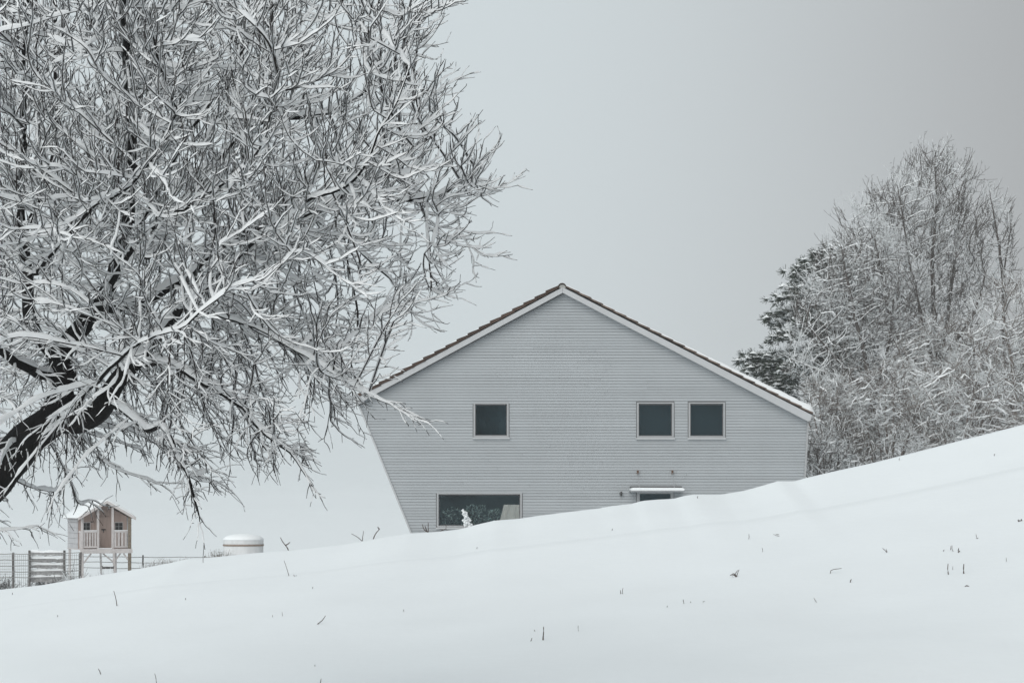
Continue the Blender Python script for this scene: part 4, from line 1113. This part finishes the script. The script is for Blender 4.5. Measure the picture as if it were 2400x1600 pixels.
def add_reflection_plant(label, x0, x1, top, bot, seed, n):  # added plant behind the wide pane, imitating its mottled tree reflection
    g = np.random.default_rng(seed); cx = (x0 + x1) / 2; O = P(cx, bot, HYD + .32); root = thing('reflection_plant', label, 'plant', tuple(O), 0, 'added plants imitating a tree reflection in the wide window')
    st, lf = MB(), MB()
    for k in range(n):
        e = P(g.uniform(x0, x1), g.uniform(top, bot - 4), HYD + g.uniform(.18, .34)) - O
        if k % 3 == 0: st.tube([(g.normal(0, .03), 0, 0), e * .5 + np.array([0, 0, .04]), e], [.006, .005, .003], 3)
        a, b = g.normal(0, 1, 3), g.normal(0, 1, 3); a *= g.uniform(.025, .06) / np.linalg.norm(a); b *= .014 / np.linalg.norm(b)
        lf.add([e - a, e + b, e + a, e - b], [(0, 1, 2, 3)])
    st.lathe([(.07, -.16), (.09, 0)], 12).build('added_pot', MAT['black'], root); tag(lf.build('reflection_leaves', MAT['leaf'], root), kind='stuff')
add_reflection_plant('pale green leafy shape added behind the middle of the wide window to imitate a tree reflection', 1092, 1140, 1182, 1232, 81, 300)
add_reflection_plant('second added leafy shape imitating a tree reflection beside the beige cloth in the wide window', 1142, 1186, 1192, 1228, 82, 240)
add_reflection_plant('thin added leafy shape imitating a tree reflection at the left end of the wide window', 1036, 1084, 1188, 1236, 83, 110)
brush('snowy_bush', 'grey frosted shrub spread along the bottom of the wide window', 'bush', 1112, 1190, 1214, 51.6, 130, 59, DB, .006)

def stalk(label, cat, lines, r, Y=None, name='dry_stalk', group=None, m='stalk'):
    """lines: photo-pixel polylines; the first point of the first line stands on the snow"""
    b = lines[0][0]; Yb = Y or hit(*b); O = P(b[0], b[1], Yb)
    if Y: O[2] = min(O[2], ground1(O[0], Y))
    mb = MB()
    for k, L_ in enumerate(lines):
        pp = [P(a, c, Yb) - O for a, c in L_]
        for q in range(len(pp)): pp[q][1] += .02 * math.sin(q * 2 + k)
        pp = np.array(pp)
        if k == 0 or abs(L_[0][1] - b[1]) < 4: pp = np.concatenate([[pp[0] + (pp[0] - pp[1]) * .15 + np.array([0, 0, -.02])], pp])
        q, rr = resample(pp, np.linspace(r, r * .5, len(pp)) * Yb / F, .03)
        mb.tube(q, rr, 5)
    o = mb.build(name, MAT[m]); o.location = O
    return tag(o, label, cat, group)
G = 'dry stalks sticking out of the snow slope'
A = [
    ('long thin dry stalk leaning left, alone on the snow below the playhouse', [[(274, 1419), (271, 1402), (267, 1384)]], 1.3),
    ('thin grass blade leaning left on the snow below the round tank', [[(677, 1349), (672, 1332), (666, 1313)]], .9),
    ('tiny two tipped sprig just right of the leaning blade below the tank', [[(690, 1350), (688, 1346)], [(693, 1351), (694, 1347)]], 1.2),
    ('curved dark twig slanting up to the right on open snow left of centre', [[(744, 1462), (755, 1453), (763, 1442)]], 1.5),
    ('pair of hair thin pale blades left of the curved dark twig', [[(639, 1446), (638, 1440)], [(662, 1446), (661, 1433)]], .8),
    ('short dark twig leaning left near the bottom left corner', [[(236, 1579), (233, 1572), (231, 1566)]], 1.4),
    ('upright thin stalk cut by the bottom edge of the view', [[(367, 1606), (365, 1590), (363, 1577)]], 1.1),
    ('dark stalk leaning right at the bottom edge, left of centre', [[(750, 1606), (751, 1597), (753, 1589)]], 1.4),
    ('tall thin stalk with a thick dark base near the bottom centre', [[(1273, 1499), (1273, 1491), (1274, 1480), (1274, 1468)], [(1272.5, 1499), (1273, 1492), (1273.6, 1487)]], 2.0),
    ('short slanted stub left of the tall stalk near the bottom centre', [[(1244, 1502), (1246, 1497), (1247, 1494)]], 1.2),
    ('small speck like stub above the slanted stub near the bottom centre', [[(1254, 1479), (1252, 1475)]], 1.1),
    ('single pale blade right of the tall stalk near the bottom centre', [[(1356, 1478), (1355, 1471), (1355, 1465)]], 1.0),
    ('pair of short upright stalks side by side on open snow right of centre', [[(1459, 1391), (1459, 1384), (1460, 1377)], [(1455, 1388), (1454, 1382)]], 1.1),
    ('fan of bent dry grass around one thick stem, largest tuft on the slope', [[(1726, 1351), (1729, 1343), (1732, 1334)], [(1727, 1351), (1720, 1343), (1712, 1348)], [(1725, 1350), (1717, 1345), (1711, 1347)], [(1724, 1351), (1724, 1342), (1729, 1336)], [(1727, 1351), (1722, 1345), (1716, 1349)]], 1.4),
    ('bent stalk folded over with its long tip lying to the right', [[(1946, 1343), (1948, 1336), (1955, 1333), (1965, 1332), (1973, 1331)]], 1.1),
    ('dark seed head speck below the folded stalk', [[(1993, 1364), (1994, 1360), (1995, 1357)]], 1.8),
    ('small slanted blade below and left of the folded stalk', [[(1914, 1411), (1911, 1406), (1907, 1400)]], .9),
    ('flattened brown grass wisp high on the slope right of centre', [[(2079, 1294), (2074, 1288), (2068, 1284)], [(2080, 1294), (2077, 1286)]], 1.1),
    ('upright thin stake like stalk, left one of the tall pair on the right', [[(2223, 1346), (2222, 1333), (2221.5, 1320)]], 1.6),
    ('upright thick stake like stalk, right one of the tall pair on the right', [[(2259, 1344), (2259, 1333), (2258.5, 1321)]], 2.0),
    ('faint short blade between the two tall upright stalks', [[(2233, 1335), (2234, 1326)]], .8),
    ('short thick dark stub above the tall upright stalks', [[(2247, 1295), (2246.5, 1290), (2246.5, 1284)], [(2247, 1293), (2250, 1290)]], 1.8),
    ('pair of thin blades just left of the thick dark stub', [[(2234, 1292), (2232, 1285), (2231, 1277)], [(2229, 1288), (2229, 1278)]], 1.0),
    ('flat curled dead leaf on the snow below the tall upright stalks', [[(2262, 1374), (2266, 1371), (2271, 1373)], [(2263, 1375), (2267, 1373.5), (2270, 1374)]], 1.5),
    ('thin curled sprig on the upper slope near the right edge', [[(2290, 1262), (2289, 1256), (2287, 1251)], [(2290, 1261), (2293, 1260)]], 1.0),
    ('dark double clump of stalks at the right edge, high on the slope', [[(2388, 1222), (2387, 1217)], [(2396, 1222), (2394, 1216)], [(2392, 1222), (2390, 1218)]], 2.2),
    ('lone short blade low on the slope near the right edge', [[(2359, 1316), (2359, 1306)]], .9),
    ('thin wavy blade on the upper slope below the house corner', [[(1755, 1263), (1756, 1257), (1755, 1251)]], 1.0),
    ('flattened pale wisp of grass right of the wavy blade', [[(1828, 1256), (1820, 1254), (1812, 1251)], [(1826, 1252), (1818, 1251)]], .8),
    ('small curved blade below the wavy blade', [[(1787, 1293), (1788, 1288), (1786, 1283)]], .9),
    ('short dark stub, leftmost of a row of three on open snow', [[(1603, 1414), (1602, 1409), (1601, 1404)]], 1.3),
    ('tiny stub, middle one of a row of three on open snow', [[(1619, 1412), (1619, 1409)]], 1.3),
    ('tiny hooked blade, rightmost of a row of three on open snow', [[(1648, 1412), (1648, 1408), (1652, 1408)]], .8),
]
for lab, lines, r in A: stalk(lab, 'plant stalk', lines, r, None, 'dry_stalk', G)
for px, py, lab in (
    (435, 1403, 'tiny red brown plant tip alone on open snow, between playhouse and tank but lower'),
    (29, 1391, 'tiny plant tip just below the wire fence at the far left'),
    (738, 1559, 'tiny dark plant tip near the bottom edge, straight below the curved dark twig'),
    (1118, 1284, 'tiny plant tip on the snow right below the wide window'),
    (1435, 1241, 'tiny plant tip on the snow below and left of the door canopy'),
    (135, 1443, 'faint plant tip below and left of the long leaning stalk'),
    (946, 1430, 'faint lone plant tip on the emptiest snow left of centre'),
    (1564, 1421, 'faint plant tip just left of the row of three stubs'),
    (733, 1377, 'faint plant tip to the lower right of the blade under the tank'),
    (1635, 1165, 'plant tip on the very crest just right of the door'),
    (2212, 1290, 'faint plant tip left of the pair of thin blades'),
    (2108, 1076, 'plant tip on the crest line below the pale tall bush'),
    (2331, 1066, 'lone plant tip high on the slope near the upper right crest'),
):
    stalk(lab, 'plant stalk', [[(px, py + 2), (px - .6, py), (px + .5, py - 2.5)]], 1.2, None, 'stalk_tip', 'tiny plant tips in the snow')
# twigs standing on the crest
stalk('forked bare twig on the snow crest just right of the round tank', 'twig', [[(676, 1290), (673, 1283), (669, 1277), (662, 1268), (657, 1259)], [(669, 1277), (675, 1274), (680, 1270)]], 1.6, 36.0, 'bare_twig')
stalk('two armed thin twig on the crest left of the house', 'twig', [[(849, 1270), (850, 1258), (852, 1244)], [(848, 1267), (838, 1258), (824, 1250)]], 1.2, 36.0, 'bare_twig')
stalk('single dark stick leaning right on the crest left of the house', 'twig', [[(874, 1266), (879, 1252), (889, 1240)], [(889, 1240), (885, 1234)]], 1.7, 36.0, 'bare_twig')
stalk('dark bent stick standing at the house foot left of the wide window', 'twig', [[(1004, 1250), (1003.5, 1238), (1003.5, 1224)], [(1003, 1246), (998, 1244), (993, 1238), (990, 1228)], [(1000, 1244), (996, 1232)]], 1.5, 37.0, 'bare_twig')
stalk('thin curled stem lying at the lower left corner of the wide window', 'twig', [[(1030, 1246), (1038, 1241), (1045, 1238), (1046, 1231)], [(1038, 1241), (1030, 1239)]], 1.0, 37.0, 'bare_twig')
